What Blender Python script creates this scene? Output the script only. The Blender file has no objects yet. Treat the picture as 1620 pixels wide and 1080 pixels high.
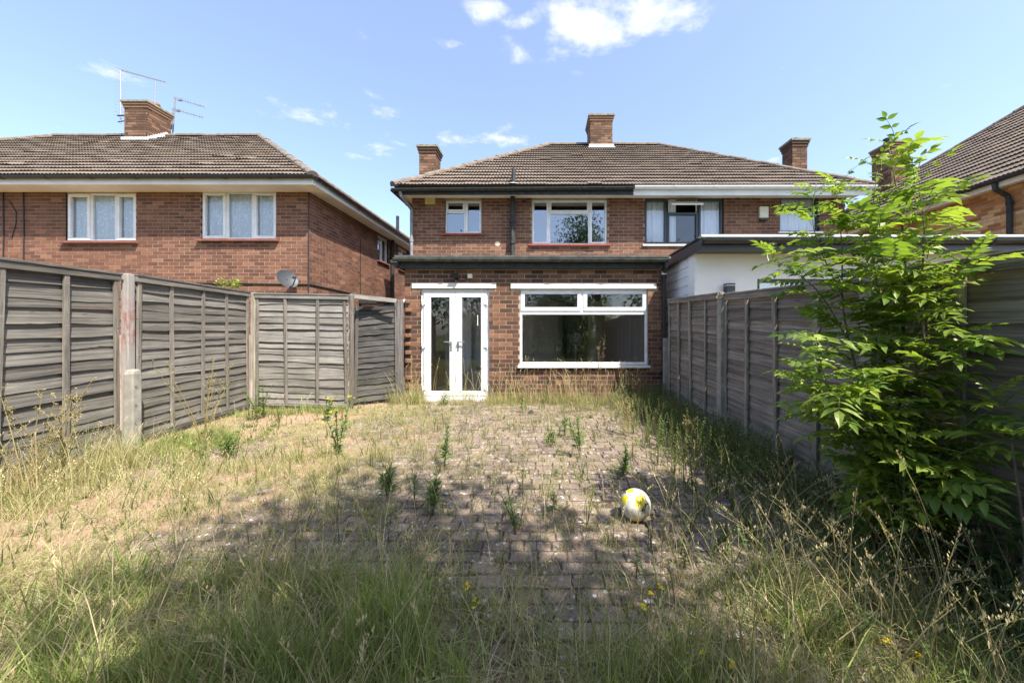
import bpy, math, random
import numpy as np
from mathutils import Vector, Matrix, Euler

random.seed(7)
RNG = np.random.default_rng(11)
SC = bpy.context.scene
COL = SC.collection
R = math.radians

# ------------------------------------------------------------------ camera
F, PX, PY, CAMZ = 570.0, 860.0, 523.0, 1.25      # focal length and principal point in pixels of a 1620 x 1080 frame
cam_d = bpy.data.cameras.new('camera')
cam_d.sensor_width = 36.0
cam_d.lens = F / 1620 * 36
cam_d.shift_x = (810 - PX) / 1620
cam_d.shift_y = -(540 - PY) / 1620
cam_d.clip_start = 0.05
cam_d.clip_end = 2000
cam = bpy.data.objects.new('camera', cam_d)
cam.location = (0, 0, CAMZ)
cam.rotation_euler = (R(90), 0, 0)
COL.objects.link(cam)
SC.camera = cam

# ------------------------------------------------------------------ light
TO_SUN = Vector((0.48, -0.50, 1.0)).normalized()
SUN_EL = math.asin(TO_SUN.z)
SUN_AZ = math.atan2(TO_SUN.x, TO_SUN.y)          # from +Y towards +X
sun_d = bpy.data.lights.new('sun', 'SUN')
sun_d.energy = 4.1
sun_d.angle = R(0.55)
sun_d.color = (1.0, 0.945, 0.86)
sun = bpy.data.objects.new('sun', sun_d)
sun.rotation_euler = TO_SUN.to_track_quat('Z', 'Y').to_euler()
sun.location = (6, -6, 12)
COL.objects.link(sun)

world = bpy.data.worlds.new('World')
SC.world = world
world.use_nodes = True
wn, wl = world.node_tree.nodes, world.node_tree.links
wn.clear()
w_out = wn.new('ShaderNodeOutputWorld')
w_bg = wn.new('ShaderNodeBackground')
sky = wn.new('ShaderNodeTexSky')
sky.sky_type = 'NISHITA'
sky.sun_disc = False
sky.sun_elevation = SUN_EL
sky.sun_rotation = SUN_AZ
sky.air_density = 1.0
sky.dust_density = 1.5
sky.ozone_density = 3.2
w_bg.inputs['Strength'].default_value = 0.15
# clouds: the sky's own colour gives way to white where the cloud field is dense
def wmath(op, a, b=None, clamp=False):
    n = wn.new('ShaderNodeMath'); n.operation = op; n.use_clamp = clamp
    for i, v in enumerate((a, b)):
        if v is None: continue
        if isinstance(v, (int, float)): n.inputs[i].default_value = v
        else: wl.new(v, n.inputs[i])
    return n.outputs[0]
tc = wn.new('ShaderNodeTexCoord')
sep = wn.new('ShaderNodeSeparateXYZ'); wl.new(tc.outputs['Generated'], sep.inputs[0])
zc = wmath('MAXIMUM', sep.outputs['Z'], 0.04)
cu = wmath('DIVIDE', sep.outputs['X'], zc)          # flat cloud layer overhead
cv = wmath('DIVIDE', sep.outputs['Y'], zc)
comb = wn.new('ShaderNodeCombineXYZ'); wl.new(cu, comb.inputs[0]); wl.new(cv, comb.inputs[1])
nz = wn.new('ShaderNodeTexNoise'); nz.inputs['Scale'].default_value = 7.0; nz.inputs['Detail'].default_value = 9; nz.inputs['Roughness'].default_value = 0.62
wl.new(comb.outputs[0], nz.inputs['Vector'])
nb = wn.new('ShaderNodeTexNoise'); nb.inputs['Scale'].default_value = 0.9; nb.inputs['Detail'].default_value = 3
wl.new(comb.outputs[0], nb.inputs['Vector'])
field = wmath('SUBTRACT', nb.outputs['Fac'], 0.66)           # scattered banks all over the sky
field = wmath('MULTIPLY', field, 2.0)
CLOUDS = [(930, 42, 80, 46, .52), (1035, 28, 80, 40, .46), (905, 72, 50, 34, .28), (1085, 45, 45, 24, .28), (990, 5, 120, 34, .42), (775, 15, 45, 22, .42), (828, 35, 45, 22, .40), (820, 75, 40, 30, .26),
          (486, 183, 62, 18, .40), (440, 165, 36, 20, .26), (605, 154, 26, 11, .30), (612, 180, 40, 16, .28), (770, 219, 85, 14, .40), (805, 211, 34, 12, .30),
          (150, 112, 58, 24, .36), (240, 130, 60, 24, .2), (600, 231, 48, 14, .34), (560, 249, 26, 9, .26), (1215, 256, 22, 12, .30), (910, 115, 26, 12, .25), (710, 70, 30, 12, .22)]
for (px, py, rx, ry, amp) in CLOUDS:
    dx, dz = (px - PX) / F, (PY - py) / F
    u0, v0 = dx / dz, 1.0 / dz
    ru = rx / F / dz
    rv = max(ry / F / (dz * dz), 0.02)
    a = wmath('DIVIDE', wmath('SUBTRACT', cu, u0), ru)
    b = wmath('DIVIDE', wmath('SUBTRACT', cv, v0), rv)
    d2 = wmath('ADD', wmath('MULTIPLY', a, a), wmath('MULTIPLY', b, b))
    g = wmath('POWER', 2.718, wmath('MULTIPLY', d2, -1.0))
    fr = wmath('GREATER_THAN', sep.outputs['Y'], 0.02)
    g = wmath('MULTIPLY', wmath('MULTIPLY', g, fr), amp)
    field = wmath('MAXIMUM', field, g) if px > 740 and py < 100 else wmath('MAXIMUM', field, wmath('MULTIPLY', g, .78))
dens = wmath('ADD', field, wmath('SUBTRACT', nz.outputs['Fac'], 0.64))
mr = wn.new('ShaderNodeMapRange'); mr.interpolation_type = 'SMOOTHSTEP'
wl.new(dens, mr.inputs['Value'])
mr.inputs['From Min'].default_value = 0.0; mr.inputs['From Max'].default_value = 0.36
mr.inputs['To Min'].default_value = 0.0; mr.inputs['To Max'].default_value = 0.9
mr2 = wn.new('ShaderNodeMapRange'); wl.new(sep.outputs['Z'], mr2.inputs['Value'])
mr2.inputs['From Min'].default_value = 0.03; mr2.inputs['From Max'].default_value = 0.12
fac = wmath('MULTIPLY', mr.outputs[0], mr2.outputs[0])
mixc = wn.new('ShaderNodeMix'); mixc.data_type = 'RGBA'
wl.new(fac, mixc.inputs['Factor'])
veil = wn.new('ShaderNodeMix'); veil.data_type = 'RGBA'; veil.inputs['Factor'].default_value = 0.2
wl.new(sky.outputs[0], veil.inputs['A']); veil.inputs['B'].default_value = (2.1, 2.15, 2.6, 1)      # thin high haze
wl.new(veil.outputs['Result'], mixc.inputs['A'])
mixc.inputs['B'].default_value = (3.1, 3.2, 3.35, 1)
wl.new(mixc.outputs['Result'], w_bg.inputs['Color'])
wl.new(w_bg.outputs[0], w_out.inputs[0])

SC.render.engine = 'CYCLES'
SC.cycles.use_denoising = True
SC.cycles.max_bounces = 8
SC.cycles.transparent_max_bounces = 16
vs = SC.view_settings
vs.view_transform = 'Standard'
vs.look = 'None'
vs.gamma = 1.0
vs.use_curve_mapping = False
vs.exposure = 1.36

# ------------------------------------------------------------------ helpers
def at(px, py, Y):
    return Vector(((px - PX) / F * Y, Y, CAMZ + (PY - py) / F * Y))
def on_ground(px, py, z=0.0):
    Y = F * (CAMZ - z) / (py - PY)
    return Vector(((px - PX) / F * Y, Y, z))

ORG = {}      # world origin of each object
def link(o, parent=None, origin=(0, 0, 0)):
    COL.objects.link(o)
    origin = Vector(origin)
    ORG[o] = origin
    if parent is not None:
        o.parent = parent
        o.location = origin - ORG[parent]
    else:
        o.location = origin
    return o
def tag(o, label, cat, group=None, kind=None):
    o['label'] = label
    o['category'] = cat
    if group: o['group'] = group
    if kind: o['kind'] = kind
    return o
def thing(name, label, cat, loc=(0, 0, 0), group=None):
    o = bpy.data.objects.new(name, None)
    o.empty_display_size = 0.2
    link(o, None, loc)
    return tag(o, label, cat, group)

def mesh_arrays(name, V, polys, mat=None, smooth=False, col=None):
    """V (n,3); polys: list of (m,k) index arrays"""
    me = bpy.data.meshes.new(name)
    V = np.asarray(V, dtype=np.float32)
    me.vertices.add(len(V)); me.vertices.foreach_set('co', V.ravel())
    polys = [np.asarray(p, dtype=np.int32) for p in polys if len(p)]
    idx = np.concatenate([p.ravel() for p in polys])
    sizes = np.concatenate([np.full(len(p), p.shape[1], dtype=np.int32) for p in polys])
    starts = np.concatenate([[0], np.cumsum(sizes)[:-1]]).astype(np.int32)
    me.loops.add(len(idx)); me.loops.foreach_set('vertex_index', idx)
    me.polygons.add(len(sizes)); me.polygons.foreach_set('loop_start', starts)
    me.polygons.foreach_set('use_smooth', np.full(len(sizes), bool(smooth), dtype=bool))
    me.update(calc_edges=True)
    if col is not None:
        col = np.asarray(col, dtype=np.float32)
        if col.shape[1] == 3:
            col = np.concatenate([col, np.ones((len(col), 1), dtype=np.float32)], 1)
        at_ = me.attributes.new('Col', 'FLOAT_COLOR', 'POINT')
        at_.data.foreach_set('color', col.ravel())
    if mat: me.materials.append(mat)
    return me
def mobj(name, me, parent=None, origin=(0, 0, 0), rot=None):
    o = bpy.data.objects.new(name, me)
    link(o, parent, origin)
    if rot is not None: o.rotation_euler = rot
    return o

BOXF = [(0, 1, 2, 3), (7, 6, 5, 4), (0, 4, 5, 1), (1, 5, 6, 2), (2, 6, 7, 3), (3, 7, 4, 0)]
class MB:
    """collects shapes; build() links them as ONE mesh object"""
    def __init__(s, M=None):
        s.v, s.f, s.fm, s.M = [], [], [], M
    def add(s, verts, faces, mi=0):
        b = len(s.v)
        for p in verts:
            p = Vector(p)
            s.v.append(s.M @ p if s.M is not None else p)
        for f in faces:
            s.f.append(tuple(b + i for i in f)); s.fm.append(mi)
        return s
    def box(s, x0, x1, y0, y1, z0, z1, mi=0, skip=()):
        v = [(x0, y0, z0), (x0, y1, z0), (x1, y1, z0), (x1, y0, z0), (x0, y0, z1), (x0, y1, z1), (x1, y1, z1), (x1, y0, z1)]
        return s.add(v, [f for i, f in enumerate(BOXF) if i not in skip], mi)
    def bar(s, a, b, w, h, up=(0, 0, 1), mi=0):
        a, b = Vector(a), Vector(b); d = (b - a).normalized()
        sd = d.cross(Vector(up))
        if sd.length < 1e-4: sd = d.cross(Vector((1, 0, 0)))
        sd.normalize(); u = sd.cross(d)
        v = []
        for p in (a, b):
            v += [p - sd * w / 2 - u * h / 2, p + sd * w / 2 - u * h / 2, p + sd * w / 2 + u * h / 2, p - sd * w / 2 + u * h / 2]
        return s.add(v, [(3, 2, 1, 0), (4, 5, 6, 7), (0, 1, 5, 4), (1, 2, 6, 5), (2, 3, 7, 6), (3, 0, 4, 7)], mi)
    def tube(s, pts, rad, n=8, cap=True, mi=0):
        pts = [Vector(p) for p in pts]
        if not hasattr(rad, '__len__'): rad = [rad] * len(pts)
        v, f = [], []
        ref = None
        for i, p in enumerate(pts):
            d = (pts[min(i + 1, len(pts) - 1)] - pts[max(i - 1, 0)]).normalized()
            if ref is None:
                ref = d.orthogonal().normalized()
            ref = (ref - d * ref.dot(d)).normalized()
            b2 = d.cross(ref)
            for k in range(n):
                a = 2 * math.pi * k / n
                v.append(p + (ref * math.cos(a) + b2 * math.sin(a)) * rad[i])
        for i in range(len(pts) - 1):
            for k in range(n):
                k2 = (k + 1) % n
                f.append((i * n + k, i * n + k2, (i + 1) * n + k2, (i + 1) * n + k))
        if cap:
            f.append(tuple(range(n))[::-1]); f.append(tuple((len(pts) - 1) * n + k for k in range(n)))
        return s.add(v, f, mi)
    def prism(s, prof, u0, u1, mi=0, caps=True):
        """profile of (y, z) swept along x"""
        n = len(prof)
        v = [(u0, y, z) for y, z in prof] + [(u1, y, z) for y, z in prof]
        f = [(i, (i + 1) % n, n + (i + 1) % n, n + i) for i in range(n)]
        if caps: f += [tuple(range(n))[::-1], tuple(range(n, 2 * n))]
        return s.add(v, f, mi)
    def lathe(s, prof, c=(0, 0, 0), n=20, mi=0):
        c = Vector(c); v, f = [], []
        for r, z in prof:
            for k in range(n):
                a = 2 * math.pi * k / n
                v.append(c + Vector((r * math.cos(a), r * math.sin(a), z)))
        for i in range(len(prof) - 1):
            for k in range(n):
                k2 = (k + 1) % n
                f.append((i * n + k, i * n + k2, (i + 1) * n + k2, (i + 1) * n + k))
        return s.add(v, f, mi)
    def mesh(s, name, mats, smooth=False):
        me = bpy.data.meshes.new(name)
        me.from_pydata([tuple(p) for p in s.v], [], s.f)
        if not isinstance(mats, (list, tuple)): mats = [mats]
        for m in mats: me.materials.append(m)
        if len(mats) > 1: me.polygons.foreach_set('material_index', s.fm)
        if smooth: me.polygons.foreach_set('use_smooth', [True] * len(s.f))
        me.update()
        return me
    def build(s, name, mats, parent=None, smooth=False, bevel=0):
        o = mobj(name, s.mesh(name, mats, smooth), parent)
        if bevel:
            b = o.modifiers.new('bevel', 'BEVEL'); b.width = bevel; b.segments = 2; b.limit_method = 'ANGLE'
        return o

# ------------------------------------------------------------------ materials
def new_mat(name):
    m = bpy.data.materials.new(name); m.use_nodes = True
    nt = m.node_tree
    return m, nt.nodes, nt.links, nt.nodes['Principled BSDF']
def noise(N, L, vec, scale, detail=4, rough=0.55):
    n = N.new('ShaderNodeTexNoise'); n.inputs['Scale'].default_value = scale; n.inputs['Detail'].default_value = detail
    n.inputs['Roughness'].default_value = rough
    if vec is not None: L.new(vec, n.inputs['Vector'])
    return n
def ramp(N, L, fac, stops, interp='LINEAR'):
    r = N.new('ShaderNodeValToRGB'); cr = r.color_ramp; cr.interpolation = interp
    while len(cr.elements) < len(stops): cr.elements.new(0.5)
    for e, (p, c) in zip(cr.elements, stops):
        e.position = p; e.color = (*c, 1)
    L.new(fac, r.inputs['Fac'])
    return r.outputs['Color']
def mix(N, L, fac, a, b, mode='MIX'):
    n = N.new('ShaderNodeMix'); n.data_type = 'RGBA'; n.blend_type = mode
    for k, v in (('Factor', fac), ('A', a), ('B', b)):
        if isinstance(v, (int, float)): n.inputs[k].default_value = v
        elif isinstance(v, tuple): n.inputs[k].default_value = (*v, 1)
        else: L.new(v, n.inputs[k])
    return n.outputs['Result']
def maprange(N, L, v, a, b, c=0.0, d=1.0, smooth=False):
    n = N.new('ShaderNodeMapRange'); L.new(v, n.inputs['Value'])
    if smooth: n.interpolation_type = 'SMOOTHSTEP'
    for k, x in zip(('From Min', 'From Max', 'To Min', 'To Max'), (a, b, c, d)): n.inputs[k].default_value = x
    return n.outputs[0]
def bump(N, L, P, h, strength=0.3, dist=0.01):
    b = N.new('ShaderNodeBump'); b.inputs['Strength'].default_value = strength; b.inputs['Distance'].default_value = dist
    L.new(h, b.inputs['Height']); L.new(b.outputs[0], P.inputs['Normal'])
def coords(N, L, kind='Object', scale=(1, 1, 1), rnd=False):
    t = N.new('ShaderNodeTexCoord'); m = N.new('ShaderNodeMapping'); m.inputs['Scale'].default_value = scale
    L.new(t.outputs[kind], m.inputs['Vector'])
    if rnd:
        oi = N.new('ShaderNodeObjectInfo'); vm = N.new('ShaderNodeVectorMath'); vm.operation = 'SCALE'
        vm.inputs[0].default_value = (37.1, 19.7, 53.3); L.new(oi.outputs['Random'], vm.inputs['Scale'])
        L.new(vm.outputs[0], m.inputs['Location'])
    return m.outputs[0]
def world_pos(N, scale=None):
    return N.new('ShaderNodeNewGeometry').outputs['Position']
def simple(name, col, rough=0.6, var=0.12, scale=6.0, metal=0.0, bmp=0.0, spec=0.4, bscale=60):
    m, N, L, P = new_mat(name)
    p = world_pos(N)
    n = noise(N, L, p, scale, 5)
    dk = tuple(c * (1 - var) for c in col); lt = tuple(min(1, c * (1 + var)) for c in col)
    L.new(ramp(N, L, n.outputs['Fac'], [(0.3, dk), (0.7, lt)]), P.inputs['Base Color'])
    P.inputs['Roughness'].default_value = rough; P.inputs['Metallic'].default_value = metal
    P.inputs['Specular IOR Level'].default_value = spec
    if bmp:
        bump(N, L, P, noise(N, L, p, bscale, 4).outputs['Fac'], bmp, 0.004)
    return m

def brick_mat(name, stops, src, rough=0.85):
    m, N, L, P = new_mat(name)
    if src == 'object':
        r = N.new('ShaderNodeObjectInfo').outputs['Random']
    else:
        a = N.new('ShaderNodeAttribute'); a.attribute_name = 'Col'; r = a.outputs['Fac']
    base = ramp(N, L, r, stops)
    p = world_pos(N)
    n1 = noise(N, L, p, 55, 5, 0.65)
    base = mix(N, L, 0.45, base, ramp(N, L, n1.outputs['Fac'], [(0.25, (0.5, 0.48, 0.46)), (0.75, (1.4, 1.36, 1.32))]), 'MULTIPLY')
    n2 = noise(N, L, p, 1.3, 6, 0.68)       # weathering over metres
    base = mix(N, L, 0.42, base, ramp(N, L, n2.outputs['Fac'], [(0.3, (0.68, 0.66, 0.66)), (0.7, (1.28, 1.22, 1.18))]), 'MULTIPLY')
    mp = N.new('ShaderNodeMapping'); mp.inputs['Scale'].default_value = (3.2, 3.2, 0.45); L.new(p, mp.inputs['Vector'])
    n4 = noise(N, L, mp.outputs[0], 1.0, 5, 0.65)        # run-off streaks
    base = mix(N, L, 0.3, base, ramp(N, L, n4.outputs['Fac'], [(0.32, (0.55, 0.54, 0.53)), (0.5, (1, 1, 1)), (0.72, (1.22, 1.2, 1.17))]), 'MULTIPLY')
    n5 = noise(N, L, p, 2.6, 5, 0.7)
    base = mix(N, L, maprange(N, L, n5.outputs['Fac'], 0.66, 0.78, 0, 0.25), base, (0.36, 0.29, 0.23))      # salts
    n3 = noise(N, L, p, 150, 2)
    base = mix(N, L, maprange(N, L, n3.outputs['Fac'], 0.66, 0.74), base, (0.42, 0.33, 0.24))
    L.new(base, P.inputs['Base Color']); P.inputs['Roughness'].default_value = rough
    P.inputs['Specular IOR Level'].default_value = 0.25
    bump(N, L, P, n1.outputs['Fac'], 0.5, 0.004)
    return m
PAL_EXT = [(0.0, (0.062, 0.036, 0.027)), (0.35, (0.1, 0.053, 0.036)), (0.65, (0.15, 0.076, 0.047)), (0.88, (0.215, 0.106, 0.062)), (1.0, (0.27, 0.148, 0.088))]
PAL_RED = [(0.0, (0.112, 0.055, 0.039)), (0.3, (0.148, 0.071, 0.048)), (0.65, (0.178, 0.085, 0.056)), (0.92, (0.212, 0.105, 0.068)), (1.0, (0.26, 0.14, 0.09))]
PAL_YEL = [(0.0, (0.27, 0.11, 0.045)), (0.3, (0.40, 0.19, 0.075)), (0.6, (0.52, 0.29, 0.12)), (0.85, (0.60, 0.37, 0.17)), (1.0, (0.66, 0.46, 0.26))]
PAL_CHIM = [(0.0, (0.0808, 0.0475, 0.0323)), (0.4, (0.1330, 0.0741, 0.0475)), (0.8, (0.1900, 0.1064, 0.0665)), (1.0, (0.2470, 0.1472, 0.0902))]
BM = {}
for nm, pal in (('ext', PAL_EXT), ('red', PAL_RED), ('yel', PAL_YEL), ('chim', PAL_CHIM)):
    BM[nm] = (brick_mat('brick_' + nm + '_single', pal, 'object'), brick_mat('brick_' + nm + '_mass', pal, 'attr'))
M_MORTAR = simple('mortar', (0.34, 0.26, 0.18), 0.95, 0.22, 7, bmp=0.4)
M_MORTAR_RED = simple('mortar_brown', (0.32, 0.235, 0.16), 0.95, 0.22, 5, bmp=0.4)
M_MORTAR_D = simple('mortar_dark', (0.36, 0.25, 0.165), 0.95, 0.22, 7, bmp=0.4)

def tile_mat(name, src, base=(0.158, 0.126, 0.102)):
    m, N, L, P = new_mat(name)
    if src == 'object': r = N.new('ShaderNodeObjectInfo').outputs['Random']
    else:
        a = N.new('ShaderNodeAttribute'); a.attribute_name = 'Col'; r = a.outputs['Fac']
    c = ramp(N, L, r, [(0, tuple(x * 0.85 for x in base)), (0.5, base), (1, tuple(x * 1.15 for x in base))])
    p = world_pos(N)
    n1 = noise(N, L, p, 26, 5, 0.7)
    c = mix(N, L, 0.35, c, ramp(N, L, n1.outputs['Fac'], [(0.3, (0.5, 0.48, 0.46)), (0.7, (1.4, 1.38, 1.34))]), 'MULTIPLY')
    n2 = noise(N, L, p, 0.8, 4, 0.65)
    c = mix(N, L, maprange(N, L, n2.outputs['Fac'], 0.63, 0.78), c, mix(N, L, maprange(N, L, n1.outputs['Fac'], .45, .6), c, (0.40, 0.25, 0.07)))   # orange lichen
    L.new(c, P.inputs['Base Color']); P.inputs['Roughness'].default_value = 0.9; P.inputs['Specular IOR Level'].default_value = 0.2
    bump(N, L, P, n1.outputs['Fac'], 0.4, 0.004)
    return m
M_TILE_S, M_TILE_M = tile_mat('tile_single', 'object'), tile_mat('tile_mass', 'attr')
M_DECK = simple('roof_deck', (0.09, 0.07, 0.055), 0.95, 0.2, 3)
M_RIDGE = simple('ridge_tile', (0.165, 0.13, 0.10), 0.9, 0.35, 9, bmp=0.5)
M_UPVC = simple('white_upvc', (0.74, 0.745, 0.74), 0.36, 0.09, 7, spec=0.5)
M_CONC_WHITE = simple('painted_lintel', (0.66, 0.64, 0.58), 0.8, 0.14, 8, bmp=0.3)
M_RED_SILL = simple('red_painted_sill', (0.30, 0.062, 0.045), 0.6, 0.25, 10)
M_BROWN_SILL = simple('tile_sill', (0.20, 0.085, 0.065), 0.7, 0.2, 10)
M_GREY_FRAME = simple('anthracite_frame', (0.040, 0.048, 0.056), 0.4, 0.1, 5)
M_BLACK = simple('black_plastic', (0.018, 0.019, 0.021), 0.42, 0.3, 12)
M_BLACK_OLD = simple('weathered_black', (0.030, 0.032, 0.031), 0.65, 0.5, 14, bmp=0.3)
M_GUTTER_OLD = simple('weathered_gutter', (0.085, 0.09, 0.078), 0.7, 0.45, 9, bmp=0.4)
M_CREAM = simple('cream_soffit', (0.68, 0.63, 0.52), 0.7, 0.1, 3)
M_WHITE_PAINT = simple('white_paint', (0.74, 0.74, 0.72), 0.55, 0.08, 3)
M_RENDER = simple('white_render', (0.78, 0.78, 0.76), 0.85, 0.07, 1.4, bmp=0.25, bscale=140)
M_CLAD = simple('white_cladding', (0.74, 0.76, 0.80), 0.6, 0.05, 2)
M_LEAD = simple('lead_flashing', (0.62, 0.62, 0.60), 0.6, 0.15, 14)
M_ALU = simple('roof_trim', (0.50, 0.50, 0.48), 0.45, 0.15, 8, metal=0.2)
M_CONC = simple('concrete_post', (0.29, 0.27, 0.225), 0.9, 0.22, 12, bmp=0.6)
M_GREYPIPE = simple('grey_downpipe', (0.20, 0.21, 0.22), 0.6, 0.3, 10)
M_CEMENT = simple('cement_capping', (0.22, 0.20, 0.15), 0.95, 0.4, 16, bmp=0.6)
M_TERRA = simple('terracotta', (0.36, 0.14, 0.08), 0.8, 0.2, 9)
M_METAL = simple('galvanised', (0.42, 0.42, 0.43), 0.4, 0.15, 20, metal=0.7)
M_DISH = simple('dish_grey', (0.052, 0.057, 0.063), 0.5, 0.08, 6)
M_ROOM = simple('room_plaster', (0.87, 0.87, 0.84), 0.85, 0.04, 1)
M_ROOMFLOOR = simple('room_floor', (0.62, 0.57, 0.49), 0.6, 0.2, 3)
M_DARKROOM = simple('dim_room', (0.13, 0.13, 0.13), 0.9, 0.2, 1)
M_FELT = simple('roof_felt', (0.15, 0.15, 0.14), 0.9, 0.3, 4, bmp=0.4)
M_YELVENT = simple('yellow_vent', (0.62, 0.52, 0.22), 0.7, 0.1, 20)
M_BOX_CREAM = simple('cream_box', (0.66, 0.62, 0.48), 0.5, 0.06, 8)
M_STAIN = simple('cement_patch', (0.55, 0.45, 0.32), 0.9, 0.2, 20)

def glass_mat(name, refl=0.22, tint=(0.80, 0.86, 0.86)):
    m, N, L, P = new_mat(name)
    N.remove(P)
    out = N['Material Output']
    g = N.new('ShaderNodeBsdfGlossy'); g.inputs['Roughness'].default_value = 0.0; g.inputs['Color'].default_value = (0.95, 0.97, 1, 1)
    t = N.new('ShaderNodeBsdfTransparent'); t.inputs['Color'].default_value = (*tint, 1)
    lw = N.new('ShaderNodeFresnel'); lw.inputs['IOR'].default_value = 1.5
    f = maprange(N, L, lw.outputs[0], 0.0, 1.0, refl, 1.0)
    p = world_pos(N)
    b = N.new('ShaderNodeBump'); b.inputs['Strength'].default_value = 0.035; b.inputs['Distance'].default_value = 0.02
    L.new(noise(N, L, p, 2.2, 1).outputs['Fac'], b.inputs['Height']); L.new(b.outputs[0], g.inputs['Normal'])
    mx = N.new('ShaderNodeMixShader'); L.new(f, mx.inputs[0]); L.new(t.outputs[0], mx.inputs[1]); L.new(g.outputs[0], mx.inputs[2])
    L.new(mx.outputs[0], out.inputs['Surface'])
    return m
M_GLASS = glass_mat('double_glazing', 0.24, (0.93, 0.95, 0.95))
M_GLASS_MID = glass_mat('net_curtain_glazing', 0.05, (0.97, 0.98, 0.98))
M_GLASS_LOW = glass_mat('clear_glazing', 0.07, (0.975, 0.985, 0.98))

def curtain_mat(name, col, pattern=True):
    m, N, L, P = new_mat(name)
    v = coords(N, L, 'Object')
    c = col
    if pattern:
        n = N.new('ShaderNodeTexVoronoi'); n.inputs['Scale'].default_value = 17; L.new(v, n.inputs['Vector'])
        c = mix(N, L, maprange(N, L, n.outputs['Distance'], 0.2, 0.45), col, tuple(x * 0.80 for x in col))
        L.new(c, P.inputs['Base Color'])
    else: P.inputs['Base Color'].default_value = (*col, 1)
    P.inputs['Roughness'].default_value = 0.9
    return m
M_LACE = curtain_mat('lace_curtain', (0.93, 0.94, 0.96))
M_CURTAIN = curtain_mat('plain_curtain', (0.82, 0.84, 0.90), False)

def wood_mat(name, cols, along='X', fine=1.0):
    """weathered wood, grain along local X"""
    m, N, L, P = new_mat(name)
    sc = {'X': (1.3, 26, 26), 'Z': (26, 26, 1.3)}[along]
    v = coords(N, L, 'Object', sc, rnd=True)
    g = noise(N, L, v, 1.6, 6, 0.68)
    v2 = coords(N, L, 'Object', tuple(s * 3.2 for s in sc), rnd=True)
    g2 = noise(N, L, v2, 1.5, 4, 0.6)
    oi = N.new('ShaderNodeObjectInfo')
    base = ramp(N, L, oi.outputs['Random'], [(0, cols[0]), (0.5, cols[1]), (1, cols[2])])
    base = mix(N, L, 0.85, base, ramp(N, L, g.outputs['Fac'], [(0.3, (0.34, 0.33, 0.32)), (0.5, (0.95, 0.95, 0.95)), (0.7, (1.6, 1.57, 1.52))]), 'MULTIPLY')
    base = mix(N, L, 0.5, base, ramp(N, L, g2.outputs['Fac'], [(0.3, (0.5, 0.48, 0.46)), (0.7, (1.35, 1.33, 1.3))]), 'MULTIPLY')
    v3 = coords(N, L, 'Object', (1, 1, 1), rnd=True)
    kn = N.new('ShaderNodeTexVoronoi'); kn.inputs['Scale'].default_value = 4.5; L.new(coords(N, L, 'Object', (1, 1, 2.6), rnd=True), kn.inputs['Vector'])
    base = mix(N, L, maprange(N, L, kn.outputs['Distance'], 0.05, 0.09, 0.75, 0.0), base, (0.05, 0.045, 0.04))       # knots
    wp = world_pos(N)
    st = noise(N, L, wp, 2.3, 4, 0.6)
    base = mix(N, L, 0.5, base, ramp(N, L, st.outputs['Fac'], [(0.3, (0.62, 0.62, 0.60)), (0.7, (1.25, 1.24, 1.22))]), 'MULTIPLY')
    sz = N.new('ShaderNodeSeparateXYZ'); L.new(wp, sz.inputs[0])
    al = noise(N, L, wp, 4.5, 5, 0.7); ka = N.new('ShaderNodeMath'); ka.operation = 'MULTIPLY'
    L.new(maprange(N, L, sz.outputs['Z'], 0.75, 0.05), ka.inputs[0]); L.new(maprange(N, L, al.outputs['Fac'], 0.45, 0.62, 0, 0.75), ka.inputs[1])
    base = mix(N, L, ka.outputs[0], base, mix(N, L, g.outputs['Fac'], (0.07, 0.075, 0.045), (0.17, 0.16, 0.10)))      # algae near the ground
    pl = noise(N, L, coords(N, L, 'Object', (2.2, 60, 60), rnd=True), 1.4, 3, 0.6)
    base = mix(N, L, maprange(N, L, pl.outputs['Fac'], 0.64, 0.72, 0, 0.55), base, (0.36, 0.33, 0.29))                # bleached streaks
    L.new(base, P.inputs['Base Color']); P.inputs['Roughness'].default_value = 0.88; P.inputs['Specular IOR Level'].default_value = 0.2
    bump(N, L, P, g2.outputs['Fac'], 0.55, 0.005)
    return m
WOOD_GREY = wood_mat('silvered_slat', [(0.125, 0.114, 0.099), (0.165, 0.152, 0.133), (0.205, 0.190, 0.168)])
WOOD_GREY_Z = wood_mat('silvered_batten', [(0.165, 0.148, 0.126), (0.20, 0.181, 0.156), (0.235, 0.213, 0.184)], 'Z')
WOOD_PALE = wood_mat('pale_slat', [(0.19, 0.178, 0.160), (0.235, 0.222, 0.20), (0.28, 0.265, 0.24)])
WOOD_BROWN = wood_mat('brown_slat', [(0.185, 0.155, 0.13), (0.24, 0.20, 0.17), (0.30, 0.255, 0.22)])
WOOD_BROWN_Z = wood_mat('brown_batten', [(0.25, 0.22, 0.18), (0.31, 0.27, 0.22), (0.36, 0.32, 0.26)], 'Z')
WOOD_DARK = wood_mat('dark_slat', [(0.06, 0.058, 0.055), (0.08, 0.076, 0.072), (0.105, 0.10, 0.095)])
WOOD_DARK_Z = wood_mat('dark_batten', [(0.11, 0.105, 0.10), (0.14, 0.13, 0.12), (0.17, 0.16, 0.15)], 'Z')
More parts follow.
